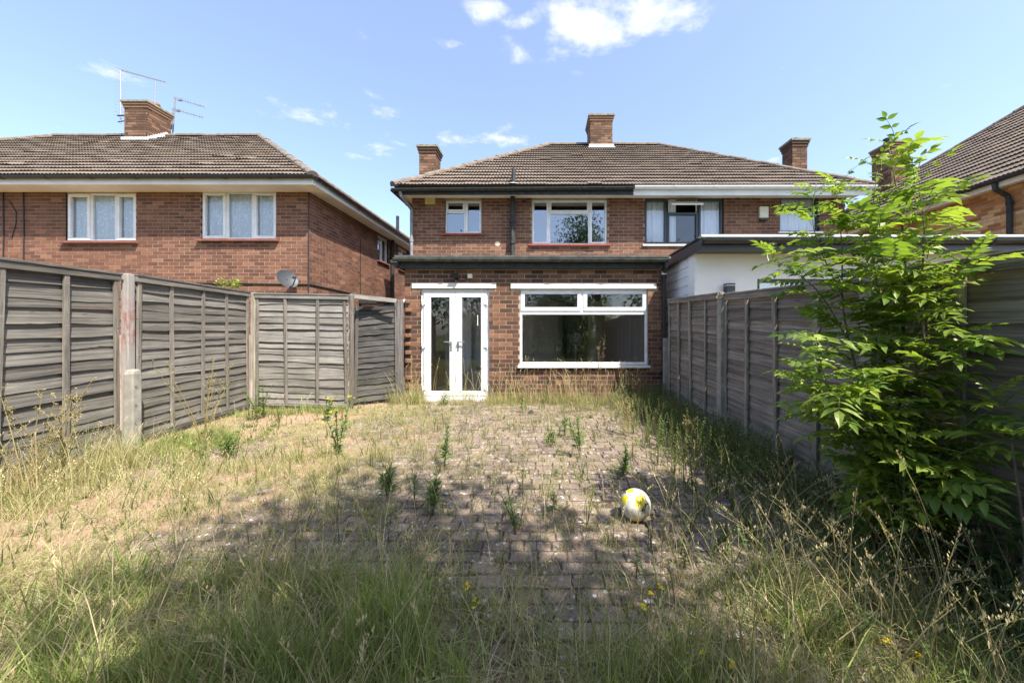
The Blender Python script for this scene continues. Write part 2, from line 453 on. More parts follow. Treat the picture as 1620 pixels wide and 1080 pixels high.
def stained_post_mat():
    m, N, L, P = new_mat('post_with_red_paint')
    v = coords(N, L, 'Object', (26, 26, 1.3))
    g = noise(N, L, v, 1.6, 6, 0.68)
    base = ramp(N, L, g.outputs['Fac'], [(0.3, (0.20, 0.18, 0.16)), (0.7, (0.42, 0.38, 0.34))])
    wp = world_pos(N)
    s = N.new('ShaderNodeSeparateXYZ'); L.new(wp, s.inputs[0])
    n = noise(N, L, coords(N, L, 'Object', (9, 9, 3)), 3.0, 5, 0.7)
    up = maprange(N, L, s.outputs['Z'], 1.0, 1.12); dn = maprange(N, L, s.outputs['Z'], 1.62, 1.48)
    k = N.new('ShaderNodeMath'); k.operation = 'MULTIPLY'; L.new(up, k.inputs[0]); L.new(dn, k.inputs[1])
    k2 = N.new('ShaderNodeMath'); k2.operation = 'MULTIPLY'; L.new(k.outputs[0], k2.inputs[0]); L.new(maprange(N, L, n.outputs['Fac'], 0.44, 0.62, 0, 0.8), k2.inputs[1])
    base = mix(N, L, k2.outputs[0], base, (0.27, 0.055, 0.035))
    L.new(base, P.inputs['Base Color']); P.inputs['Roughness'].default_value = 0.85
    return m
M_POST_RED = stained_post_mat()

def veg_mat(name, rough=0.55, trans=0.35, src='attr', stops=None, spec=0.35):
    m, N, L, P = new_mat(name)
    if src == 'attr':
        a = N.new('ShaderNodeAttribute'); a.attribute_name = 'Col'; c = a.outputs['Color']
    else:
        c = ramp(N, L, N.new('ShaderNodeObjectInfo').outputs['Random'], stops)
        p = world_pos(N)
        c = mix(N, L, 0.5, c, ramp(N, L, noise(N, L, p, 30, 3).outputs['Fac'], [(0.3, (0.7, 0.75, 0.7)), (0.7, (1.3, 1.25, 1.2))]), 'MULTIPLY')
    L.new(c, P.inputs['Base Color']); P.inputs['Roughness'].default_value = rough; P.inputs['Specular IOR Level'].default_value = spec
    t = N.new('ShaderNodeBsdfTranslucent'); L.new(mix(N, L, 1.0, c, (1.35, 1.45, 0.7), 'MULTIPLY'), t.inputs['Color'])
    mx = N.new('ShaderNodeMixShader'); mx.inputs[0].default_value = trans
    L.new(P.outputs[0], mx.inputs[1]); L.new(t.outputs[0], mx.inputs[2])
    L.new(mx.outputs[0], N['Material Output'].inputs['Surface'])
    return m
M_GRASS = veg_mat('grass_blades', 0.6, 0.30)
M_WEED = veg_mat('weed_leaves', 0.6, 0.30)
SAP0, SAP1 = (0.11, 0.19, 0.032), (0.31, 0.38, 0.062)
M_SAPLEAF = veg_mat('sapling_leaf', 0.42, 0.42, 'object', [(0, SAP0), (1, SAP1)], 0.5)
M_TREELEAF = veg_mat('tree_leaf', 0.5, 0.3)
M_BARK = simple('bark', (0.16, 0.125, 0.09), 0.9, 0.35, 20, bmp=0.7)
M_STEM_GREEN = simple('green_stem', (0.12, 0.13, 0.05), 0.7, 0.25, 20)
M_STEM_DRY = simple('dry_stem', (0.33, 0.24, 0.13), 0.8, 0.25, 20)

def ground_mat():
    m, N, L, P = new_mat('dry_garden_soil')
    p = world_pos(N)
    n1 = noise(N, L, p, 1.1, 5, 0.6); n2 = noise(N, L, p, 9, 6, 0.7); n3 = noise(N, L, p, 60, 4, 0.7)
    sand = ramp(N, L, n2.outputs['Fac'], [(0.25, (0.26, 0.165, 0.115)), (0.6, (0.40, 0.265, 0.185)), (0.8, (0.48, 0.33, 0.235))])
    litter = ramp(N, L, n3.outputs['Fac'], [(0.3, (0.16, 0.125, 0.07)), (0.65, (0.36, 0.29, 0.165))])
    green = ramp(N, L, n3.outputs['Fac'], [(0.3, (0.05, 0.07, 0.02)), (0.7, (0.13, 0.15, 0.05))])
    c = mix(N, L, maprange(N, L, n1.outputs['Fac'], 0.42, 0.56, smooth=True), sand, litter)
    c = mix(N, L, maprange(N, L, n2.outputs['Fac'], 0.58, 0.72), c, green)
    s = N.new('ShaderNodeSeparateXYZ'); L.new(p, s.inputs[0])
    pvx = maprange(N, L, s.outputs['X'], -3.2, -1.0); pvz = maprange(N, L, s.outputs['Z'], 0.006, -0.006); km = N.new('ShaderNodeMath'); km.operation = 'MULTIPLY'; L.new(pvx, km.inputs[0]); L.new(pvz, km.inputs[1])
    c = mix(N, L, km.outputs[0], c, ramp(N, L, n2.outputs['Fac'], [(0.35, (0.055, 0.042, 0.03)), (0.7, (0.14, 0.105, 0.07))]))       # silt in the joints
    c = mix(N, L, maprange(N, L, s.outputs['Y'], 1.9, 0.9), c, green)          # lawn towards the end of the garden
    L.new(c, P.inputs['Base Color']); P.inputs['Roughness'].default_value = 0.97; P.inputs['Specular IOR Level'].default_value = 0.1
    bump(N, L, P, n3.outputs['Fac'], 0.8, 0.012)
    return m
M_GROUND = ground_mat()
def paver_mat(name, src):
    m, N, L, P = new_mat(name)
    if src == 'object': r = N.new('ShaderNodeObjectInfo').outputs['Random']
    else:
        a = N.new('ShaderNodeAttribute'); a.attribute_name = 'Col'; r = a.outputs['Fac']
    c = ramp(N, L, r, [(0, (0.120, 0.092, 0.080)), (0.5, (0.170, 0.130, 0.110)), (1, (0.235, 0.172, 0.140))])
    p = world_pos(N)
    n1 = noise(N, L, p, 34, 5, 0.7)
    c = mix(N, L, 0.7, c, ramp(N, L, n1.outputs['Fac'], [(0.3, (0.5, 0.5, 0.5)), (0.7, (1.4, 1.38, 1.35))]), 'MULTIPLY')
    n4 = noise(N, L, p, 2.2, 4, 0.6)
    c = mix(N, L, maprange(N, L, n4.outputs['Fac'], 0.42, 0.62, 0, 0.8), c, mix(N, L, n1.outputs['Fac'], (0.20, 0.15, 0.105), (0.34, 0.265, 0.195)))      # sand and dust
    vo = N.new('ShaderNodeTexVoronoi'); vo.inputs['Scale'].default_value = 21; L.new(p, vo.inputs['Vector'])
    n5 = noise(N, L, p, 120, 2)
    ad = N.new('ShaderNodeMath'); ad.operation = 'MULTIPLY_ADD'; L.new(n5.outputs['Fac'], ad.inputs[0]); ad.inputs[1].default_value = 0.35; L.new(vo.outputs['Distance'], ad.inputs[2])
    n6 = noise(N, L, p, 5, 2)
    sp = N.new('ShaderNodeMath'); sp.operation = 'MULTIPLY'
    L.new(maprange(N, L, ad.outputs[0], 0.47, 0.37), sp.inputs[0]); L.new(maprange(N, L, n6.outputs['Fac'], 0.42, 0.56, 0, 0.8), sp.inputs[1])
    c = mix(N, L, sp.outputs[0], c, (0.52, 0.50, 0.47))        # lichen
    n7 = noise(N, L, p, 7, 5, 0.7)
    c = mix(N, L, maprange(N, L, n7.outputs['Fac'], 0.56, 0.68, 0, 0.7), c, mix(N, L, n1.outputs['Fac'], (0.05, 0.055, 0.03), (0.13, 0.125, 0.065)))       # moss
    L.new(c, P.inputs['Base Color']); P.inputs['Roughness'].default_value = 0.93; P.inputs['Specular IOR Level'].default_value = 0.15
    bump(N, L, P, n1.outputs['Fac'], 0.6, 0.006)
    return m
M_PAVER_S, M_PAVER_M = paver_mat('paver_single', 'object'), paver_mat('paver_mass', 'attr')

# ------------------------------------------------------------------ ground
def hash_noise(x, y):
    return (np.sin(x * 1.7 + 0.6) * np.cos(y * 2.1 + 1.3) + 0.5 * np.sin(x * 4.3 + y * 3.1) + 0.35 * np.sin(x * 9.1 - y * 7.3 + 2.0) + 0.2 * np.sin(x * 19 + y * 23)) / 2.05
PAV_X0, PAV_X1, PAV_Y0, PAV_Y1 = -4.1, 2.02, 1.15, 6.33
def ground_z(x, y):
    x, y = np.asarray(x, float), np.asarray(y, float)
    n = hash_noise(x, y)
    base = 0.012 * n
    left = np.clip((-1.1 - 0.1 * (y - 3.5) - x) / 2.6, 0, 1) ** .8 * (.75 + .55 * np.sin(x * 2.6 + 1.1) * np.sin(y * 2.2 + .4))           # sand creeps over the paving on the left
    inside = ((x > PAV_X0) & (x < PAV_X1) & (y > PAV_Y0) & (y < PAV_Y1)).astype(float)
    z = base * (1 - inside) + inside * (-0.0085 + 0.007 * n + 0.006 * np.sin(x * 31 + 3 * np.sin(y * 17)) * np.sin(y * 27 + 2 * np.sin(x * 13)) + left * (0.026 + 0.016 * n))
    far = np.clip((np.maximum(np.abs(x), np.abs(y - 3)) - 6) / 4, 0, 1)
    return z * (1 - far)
gx = np.unique(np.round(np.concatenate([np.linspace(-120, -7, 8), np.arange(-6.6, 4.0, 0.05), np.linspace(4.4, 120, 9)]), 4))
gy = np.unique(np.round(np.concatenate([np.linspace(-90, -1, 8), np.arange(-0.4, 7.6, 0.05), np.linspace(8, 260, 10)]), 4))
GX, GY = np.meshgrid(gx, gy)
GV = np.stack([GX.ravel(), GY.ravel(), ground_z(GX, GY).ravel()], 1)
nx_, ny_ = len(gx), len(gy)
ii = (np.arange(ny_ - 1)[:, None] * nx_ + np.arange(nx_ - 1)[None, :]).ravel()
g = mobj('ground', mesh_arrays('ground', GV, [np.stack([ii, ii + 1, ii + nx_ + 1, ii + nx_], 1)], M_GROUND, True))
tag(g, 'dry sandy garden soil with pale straw litter around the paving', 'ground', kind='structure')

def box_arrays(B):
    """B (n,6): x0,x1,y0,y1,z0,z1 -> verts, quads (no bottom)"""
    B = np.asarray(B, float); n = len(B)
    x0, x1, y0, y1, z0, z1 = B.T
    V = np.stack([np.stack([x0, y0, z0], 1), np.stack([x1, y0, z0], 1), np.stack([x1, y1, z0], 1), np.stack([x0, y1, z0], 1),
                  np.stack([x0, y0, z1], 1), np.stack([x1, y0, z1], 1), np.stack([x1, y1, z1], 1), np.stack([x0, y1, z1], 1)], 1)
    q = np.array([(4, 5, 6, 7), (0, 1, 5, 4), (1, 2, 6, 5), (2, 3, 7, 6), (3, 0, 4, 7)])
    Q = (np.arange(n)[:, None, None] * 8 + q[None]).reshape(-1, 4)
    return V.reshape(-1, 3), Q

# paving: running-bond blocks
pav = thing('paving', 'brown block paving laid in running bond across the patio', 'paving', (0, 3.5, 0)); pav['kind'] = 'structure'
pb = []
row = 0
y = PAV_Y0
while y < PAV_Y1:
    x = PAV_X0 - random.uniform(0, .16)
    while x < PAV_X1:
        half = random.random() < .16
        w = .08 if half else .16
        pb.append((x + w / 2, y + 0.05, random.gauss(0, 0.0028), random.gauss(0, 0.009), random.gauss(0, 0.009), random.gauss(0, 0.016), half))
        x += w
    y += 0.1; row += 1
def paver_mesh(name, mat, w=0.149, d=0.088):
    b = MB(); c = 0.004
    w, d = w / 2, d / 2
    v = [(-w, -d, -0.05), (w, -d, -0.05), (w, d, -0.05), (-w, d, -0.05), (-w, -d, -c), (w, -d, -c), (w, d, -c), (-w, d, -c), (-w + c, -d + c, 0), (w - c, -d + c, 0), (w - c, d - c, 0), (-w + c, d - c, 0)]
    f = [(8, 9, 10, 11)]
    for k in range(4):
        k2 = (k + 1) % 4
        f += [(k, k2, 4 + k2, 4 + k), (4 + k, 4 + k2, 8 + k2, 8 + k)]
    b.add(v, f)
    return b.mesh(name, mat)
pm = paver_mesh('paver', M_PAVER_S); pm2 = paver_mesh('paver', M_PAVER_S, .070)
def pav_vis(p):
    gz = float(ground_z(p[0], p[1]))
    return gz < p[2] - 0.004 and p[1] > 1.5 and abs(p[0]) < 1.9
cand = sorted([p for p in pb if pav_vis(p)], key=lambda p: p[1] ** 2 + p[0] ** 2)[:300]
cs = set(id(p) for p in cand)
for p in cand:
    mobj('paver', pm2 if p[6] else pm, pav, (p[0], p[1], p[2]), (p[3], p[4], p[5]))
pmv = np.array([tuple(v.co) for v in pm.vertices]); pmf = np.array([tuple(f.vertices) for f in pm.polygons])
rest = [p for p in pb if id(p) not in cs]
V = np.concatenate([pmv * np.array([.47 if p[6] else 1, 1, 1]) + np.array([p[0], p[1], p[2]]) for p in rest])
Q = np.concatenate([pmf + 12 * i for i in range(len(rest))])
o = mobj('paving_blocks', mesh_arrays('paving_blocks', V, [Q], M_PAVER_M, False, np.repeat(RNG.random(len(rest)), 12)[:, None] * np.ones((1, 3))), pav); o['kind'] = 'stuff'

# ------------------------------------------------------------------ brick walls
def frame_m(origin, ang):
    return Matrix.Translation(Vector(origin)) @ Matrix.Rotation(ang, 4, 'Z')
BRICK_MESH = {}
def brick_mesh(key, L_=0.215, H_=0.065, D_=0.055):
    if key not in BRICK_MESH:
        c = 0.002; b = MB()
        l, h = L_ / 2, H_ / 2
        v = [(-l, D_, -h), (l, D_, -h), (l, D_, h), (-l, D_, h), (-l, c, -h), (l, c, -h), (l, c, h), (-l, c, h), (-l + c, 0, -h + c), (l - c, 0, -h + c), (l - c, 0, h - c), (-l + c, 0, h - c)]
        f = [(8, 9, 10, 11)]
        for k in range(4):
            k2 = (k + 1) % 4
            f += [(k, k2, 4 + k2, 4 + k), (4 + k, 4 + k2, 8 + k2, 8 + k)]
        BRICK_MESH[key] = b.add(v, f).mesh('brick', BM[key][0])
    return BRICK_MESH[key]
def wall(parent, origin, ang, W, H, openings, pal, mortar, single=0, thick=0.22, name='wall', vis=None, vmin=0.0, umax=None, recess=0.003, tooth=False):
    """front face at local y=0 looking along -y; openings in local (u0,u1,v0,v1)"""
    M = frame_m(origin, ang)
    us = sorted({0.0, W, *[o[0] for o in openings], *[o[1] for o in openings]})
    vs_ = sorted({0.0, H, *[o[2] for o in openings], *[o[3] for o in openings]})
    mb = MB(M)
    def hole(u, v): return any(a < u < b and c < v < d for a, b, c, d in openings)
    for i in range(len(us) - 1):
        run = None
        for j in range(len(vs_) - 1):
            if hole((us[i] + us[i + 1]) / 2, (vs_[j] + vs_[j + 1]) / 2):
                if run is not None: mb.box(us[i] + (.012 if i == 0 else 0), us[i + 1] - (.012 if i == len(us) - 2 else 0), recess, thick, run, vs_[j])
                run = None
            elif run is None: run = vs_[j]
        if run is not None: mb.box(us[i] + (.012 if i == 0 else 0), us[i + 1] - (.012 if i == len(us) - 2 else 0), recess, thick, run, H)
    wobj = mb.build(name, mortar, parent)
    whole, cut = [], []
    nc = int(H / 0.075 + 0.3)
    rr = random.Random(int(W * 1000 + H * 10))
    for j in range(nc):
        v0 = j * 0.075 + 0.005; v1 = v0 + 0.065
        if v1 < vmin: continue
        if v1 > H: v1 = H - 0.002
        u = -(0.1125 if j % 2 else 0.0) + rr.uniform(-0.006, 0.006)
        while u < W:
            a, b = max(u + 0.005, 0.0), min(u + 0.22, W)
            u += 0.225
            if b - a < 0.03: continue
            segs = [(a, b)]
            for (o0, o1, p0, p1) in openings:
                if v1 > p0 + 0.012 and v0 < p1 - 0.012:
                    ns = []
                    for s0, s1 in segs:
                        if s1 <= o0 or s0 >= o1: ns.append((s0, s1))
                        else:
                            if s0 < o0: ns.append((s0, o0))
                            if s1 > o1: ns.append((o1, s1))
                    segs = ns
            for s0, s1 in segs:
                if s1 - s0 < 0.03: continue
                d = rr.uniform(-0.0012, 0.0012)
                if s1 - s0 > 0.213 and v1 - v0 > 0.06: whole.append((s0, s1, v0, v1, d))
                else: cut.append((s0, s1, v0, v1, d))
    if single:
        def key(b):
            w = M @ Vector(((b[0] + b[1]) / 2, 0, (b[2] + b[3]) / 2))
            return (w - Vector((0, 0, CAMZ))).length
        ok = []
        for b in whole:
            w = M @ Vector(((b[0] + b[1]) / 2, 0, (b[2] + b[3]) / 2))
            px, py = PX + F * w.x / w.y, PY - F * (w.z - CAMZ) / w.y
            if 0 < px < 1620 and (vis is None or vis(px, py, w)): ok.append(b)
        ok.sort(key=key)
        sel = ok[:single]; ids = set(id(b) for b in sel)
        me = brick_mesh(pal)
        for b in sel:
            w = M @ Vector(((b[0] + b[1]) / 2, b[4], (b[2] + b[3]) / 2))
            mobj('brick', me, wobj, w, (0, rr.gauss(0, 0.003), ang))
        whole = [b for b in whole if id(b) not in ids]
    allb = whole + cut
    if allb:
        A = np.array(allb)
        B = np.stack([A[:, 0], A[:, 1], A[:, 4], np.full(len(A), 0.05), A[:, 2], A[:, 3]], 1)
        x0, x1, y0, y1, z0, z1 = B.T
        V = np.stack([np.stack(t, 1) for t in ((x0, y1, z0), (x1, y1, z0), (x1, y1, z1), (x0, y1, z1), (x0, y0, z0), (x1, y0, z0), (x1, y0, z1), (x0, y0, z1))], 1).reshape(-1, 3)
        q = np.array([(4, 5, 6, 7), (0, 1, 5, 4), (1, 2, 6, 5), (2, 3, 7, 6), (3, 0, 4, 7)])
        Q = (np.arange(len(A))[:, None, None] * 8 + q[None]).reshape(-1, 4)
        Mn = np.array(M)
        V = V @ Mn[:3, :3].T + Mn[:3, 3]
        c = np.repeat(RNG.random(len(A)), 8)[:, None] * np.ones((1, 3))
        o = mobj('brickwork', mesh_arrays('brickwork', V, [Q], BM[pal][1], False, c), wobj); o['kind'] = 'stuff'
    return wobj

# ------------------------------------------------------------------ windows
def window(parent, origin, ang, sections, outer, fmat, gmat, depth=0.05, fw=0.045, sill=None, sill_over=0.05, sill_h=0.035, sill_proj=0.06, curtain=None, name='window', sill_name='sill', lab=None):
    """sections: (u0,u1,v0,v1,opens); outer (u0,u1,v0,v1), all in the wall's local frame"""
    M = frame_m(origin, ang)
    mb = MB(M)
    d0, d1 = depth, depth + 0.07
    for (u0, u1, v0, v1, op) in sections:
        h = fw * 0.62
        mb.box(u0, u1, d0, d1, v0, v0 + h).box(u0, u1, d0, d1, v1 - h, v1)
        mb.box(u0, u0 + h, d0 + .0015, d1 - .0015, v0 + h, v1 - h).box(u1 - h, u1, d0 + .0015, d1 - .0015, v0 + h, v1 - h)
    w = mb.build(name, fmat, parent, bevel=0.003)
    if lab: w['label'] = lab
    for (u0, u1, v0, v1, op) in sections:
        h = fw * 0.62 + 0.002
        i = h
        if op:
            cb = MB(M); a = fw * 0.95; e = d0 - 0.014
            x0, x1, z0, z1 = u0 + h * .45, u1 - h * .45, v0 + h * .45, v1 - h * .45
            cb.box(x0, x1, e, d1 - .012, z0, z0 + a).box(x0, x1, e, d1 - .012, z1 - a, z1)
            cb.box(x0, x0 + a, e + .001, d1 - .013, z0 + a, z1 - a).box(x1 - a, x1, e + .001, d1 - .013, z0 + a, z1 - a)
            cb.build('casement', fmat, w, bevel=0.004)
            i = h * .45 + a
        pb_ = MB(M)
        pb_.box(u0 + i - .004, u1 - i + .004, d0 + .028, d0 + .034, v0 + i - .004, v1 - i + .004, skip=(3,))
        pb_.build('pane', gmat, w)
    if sill:
        sb = MB(M)
        u0, u1, v0, v1 = outer
        sb.prism([(depth + 0.03, v0 - 0.004), (-sill_proj, v0 - 0.012), (-sill_proj, v0 - 0.012 - sill_h), (depth + 0.03, v0 - 0.004 - sill_h)], u0 - sill_over, u1 + sill_over)
        sb.build(sill_name, sill, w)
    if curtain:
        cm, spans = curtain
        for (u0, u1, v0, v1) in spans:
            n = max(12, int((u1 - u0) / 0.012)); k = random.uniform(0, 6)
            v, f = [], []
            for i_ in range(n + 1):
                u = u0 + (u1 - u0) * i_ / n
                d = depth + 0.078 + 0.012 * math.sin(u * 75 + k) + 0.009 * math.sin(u * 31 + k * 2)
                v += [(u, d, v0), (u, d + 0.01 * math.sin(u * 20), v1)]
            f = [(2 * i_, 2 * i_ + 2, 2 * i_ + 3, 2 * i_ + 1) for i_ in range(n)]
            MB(M).add(v, f).build('curtain', cm, w, smooth=True)
    return w
def room(parent, origin, ang, u0, u1, v0, v1, d0, d1, mat, floor=None, name='room'):
    b = MB(frame_m(origin, ang))
    v = [(u0, d0, v0), (u1, d0, v0), (u1, d1, v0), (u0, d1, v0), (u0, d0, v1), (u1, d0, v1), (u1, d1, v1), (u0, d1, v1)]
    b.add(v, [(0, 4, 7, 3), (1, 2, 6, 5), (3, 7, 6, 2), (4, 5, 6, 7)], 0)
    b.add(v, [(0, 3, 2, 1)], 1)
    return b.build(name, [mat, floor or mat], parent)

# ------------------------------------------------------------------ roofs
TILE_W, TILE_G, ROLLS = 0.30, 0.285, 4
def tile_cols():
    n = ROLLS * 4
    a = np.linspace(0, TILE_W, n + 1)
    ph = (a / (TILE_W / ROLLS)) % 1.0
    h = 0.017 * np.abs(np.sin(np.pi * ph)) ** 0.8
    return a, h
TA, TH = tile_cols()
def tile_geo(a, h, jit=0.0):
    """local: x along eave, y up the slope, z out of the plane"""
    n = len(a)
    low = np.stack([a, np.zeros(n), h + 0.044 + jit], 1)
    lip = np.stack([a, np.zeros(n) + 0.045, h * 0.2 - 0.004 + jit], 1)
    top = np.stack([a, np.full(n, TILE_G + 0.05), h * 0.9 + 0.004 + jit], 1)
    V = np.concatenate([lip, low, top])
    i = np.arange(n - 1)
    Q = np.concatenate([np.stack([i, i + 1, n + i + 1, n + i], 1), np.stack([n + i, n + i + 1, 2 * n + i + 1, 2 * n + i], 1)])
    return V, Q
_tv, _tq = tile_geo(TA, TH)
TILE_ME = mesh_arrays('tile', _tv, [_tq], M_TILE_S, False)
def roof_face(parent, o, udir, up, L_, S_, kL, kR, single=0, vis=None, row0=0):
    o, udir, up = Vector(o), Vector(udir).normalized(), Vector(up).normalized()
    nrm = udir.cross(up).normalized()
    Rm = Matrix((udir, up, nrm)).transposed()
    eul = Rm.to_euler()
    rows = int(S_ / TILE_G + 0.5)
    full, part_v, part_q, part_c, base = [], [], [], [], 0
    for j in range(rows):
        s = j * TILE_G; sm = s + TILE_G * 0.5
        l, r = kL * sm, L_ - kR * sm
        off = 0.15 if j % 2 else 0.0
        k = int(math.floor((l - off) / TILE_W)) - 1
        while True:
            u = off + k * TILE_W; k += 1
            if u > r: break
            if u + TILE_W < l: continue
            jit = random.uniform(-0.003, 0.004) + (0.010 if random.random() < .02 else 0)
            if u >= l and u + TILE_W <= r:
                full.append((u, s, jit))
            else:
                m = (TA + u >= l - 0.02) & (TA + u <= r + 0.02)
                if m.sum() < 2: continue
                V, Q = tile_geo(TA[m], TH[m], jit)
                V = V + np.array([u, s, 0]); part_v.append(V); part_q.append(Q + base); base += len(V)
                part_c.append(np.full(len(V), random.random()))
    sel = []
    if single:
        def wp(t): return o + udir * (t[0] + 0.15) + up * t[1]
        ok = [t for t in full if (lambda w: 0 < PX + F * w.x / w.y < 1620 and (vis is None or vis(w)))(wp(t))]
        ok.sort(key=lambda t: wp(t).length); sel = ok[:single]
        for t in sel:
            mobj('tile', TILE_ME, parent, o + udir * t[0] + up * t[1] + nrm * t[2], (eul.x, eul.y, eul.z + random.gauss(0, 0.002)))
    ids = set(id(t) for t in sel)
    for t in full:
        if id(t) in ids: continue
        V, Q = tile_geo(TA, TH, t[2])
        part_v.append(V + np.array([t[0], t[1], 0])); part_q.append(Q + base); base += len(V)
        part_c.append(np.full(len(V), random.random()))
    if part_v:
        V = np.concatenate(part_v) @ np.array(Rm).T + np.array(o)
        ob = mobj('tiling', mesh_arrays('tiling', V, [np.concatenate(part_q)], M_TILE_M, False, np.concatenate(part_c)[:, None] * np.ones((1, 3))), parent)
        ob['kind'] = 'stuff'
def ridge_run(parent, a, b, r=0.095, name='ridge_tile', seg=0.42, lift=0.03, mat=None):
    a, b = Vector(a), Vector(b); d = b - a; n = max(1, round(d.length / seg)); d.normalize(); L_ = (b - a).length / n
    sd = d.cross(Vector((0, 0, 1))).normalized(); up = sd.cross(d)
    for k in range(n):
        p0, p1 = a + d * (k * L_ - 0.015), a + d * ((k + 1) * L_ + 0.015)
        v, f = [], []
        m = 7; j = random.uniform(-0.008, 0.008)
        for p, rr_ in ((p0, r * 1.04), (p1, r * 0.97)):
            for q in range(m):
                t = math.pi * (q / (m - 1)) * 1.16 - 0.08 * math.pi
                v.append(p + sd * math.cos(t) * rr_ + up * (math.sin(t) * rr_ * 0.8 + lift - 0.03 + j))
        f = [(q, q + 1, m + q + 1, m + q) for q in range(m - 1)] + [tuple(range(m)), tuple(range(m, 2 * m))[::-1]]
        MB().add(v, f).build(name, mat or M_RIDGE, parent)
def hip_roof(parent, x0, x1, y0, y1, z, xr0, xr1, yr, zr, faces='F', single=300, vis=None):
    """eave rectangle, ridge along x from xr0 to xr1 at yr"""
    A, B, C_, D = (x0, y0, z), (x1, y0, z), (x1, y1, z), (x0, y1, z)
    Ra, Rb = (xr0, yr, zr), (xr1, yr, zr)
    roof = MB().add([A, B, C_, D, Ra, Rb], [(0, 1, 5, 4), (1, 2, 5), (2, 3, 4, 5), (3, 0, 4), (3, 2, 1, 0)]).build('roof', M_DECK, parent)
    if 'F' in faces:
        up = Vector((0, yr - y0, zr - z)); S_ = up.length
        roof_face(roof, A, (1, 0, 0), up, x1 - x0, S_, (xr0 - x0) / S_, (x1 - xr1) / S_, single, vis)
    if 'R' in faces:
        up = Vector((xr1 - x1, 0, zr - z)); S_ = up.length
        roof_face(roof, B, (0, 1, 0), up, y1 - y0, S_, (yr - y0) / S_, (y1 - yr) / S_)
    if 'L' in faces:
        up = Vector((xr0 - x0, 0, zr - z)); S_ = up.length
        roof_face(roof, D, (0, -1, 0), up, y1 - y0, S_, (y1 - yr) / S_, (yr - y0) / S_, single, vis)
    l = Vector((0, 0, 0.03))
    for a, b in ((A, Ra), (B, Rb), (D, Ra), (C_, Rb), (Ra, Rb)):
        ridge_run(roof, Vector(a) + l, Vector(b) + l)
    return roof
def gutter(parent, a, b, r=0.055, mat=None, name='gutter', fall=0.0):
    """half-round gutter between two points"""
    a, b = Vector(a), Vector(b); d = (b - a).normalized(); sd = d.cross(Vector((0, 0, 1))).normalized()
    v, f, m = [], [], 9
    for p in (a, b):
        for rr_ in (r, r - 0.006):
            for q in range(m):
                t = math.pi * q / (m - 1)
                v.append(p + sd * math.cos(t) * rr_ - Vector((0, 0, 1)) * math.sin(t) * rr_)
    for q in range(m - 1):
        f += [(q, q + 1, 2 * m + q + 1, 2 * m + q), (m + q, 3 * m + q, 3 * m + q + 1, m + q + 1)]
    f += [(0, 2 * m, 3 * m, m), (m - 1, 2 * m - 1, 4 * m - 1, 3 * m - 1)]
    for k in (0, 2 * m):
        f += [(k + q, k + m + q, k + m + q + 1, k + q + 1) for q in range(m - 1)]
        f.append(tuple(k + m + q for q in range(m)))
    g_ = MB().add(v, f)
    n = int((b - a).length / 0.95)
    for k in range(1, n + 1):                   # union collars and brackets
        p = a + (b - a) * (k / (n + 1)); vv, ff = [], []
        for q2, e in enumerate((-0.03, 0.03)):
            for q in range(m):
                t = math.pi * q / (m - 1)
                vv.append(p + d * e + sd * math.cos(t) * (r + 0.007) - Vector((0, 0, 1)) * math.sin(t) * (r + 0.007))
        ff = [(q, q + 1, m + q + 1, m + q) for q in range(m - 1)]
        ff += [tuple(range(m)), tuple(range(m, 2 * m))]
        g_.add(vv, ff)
    return g_.build(name, mat or M_BLACK, parent)
def pipe(parent, pts, r, mat, name='downpipe', collars=()):
    b = MB().tube(pts, r, 10)
    for c in collars:
        c = Vector(c); b.tube([c - Vector((0, 0, 0.035)), c + Vector((0, 0, 0.035))], r * 1.28, 10)
    return b.build(name, mat, parent, smooth=False)
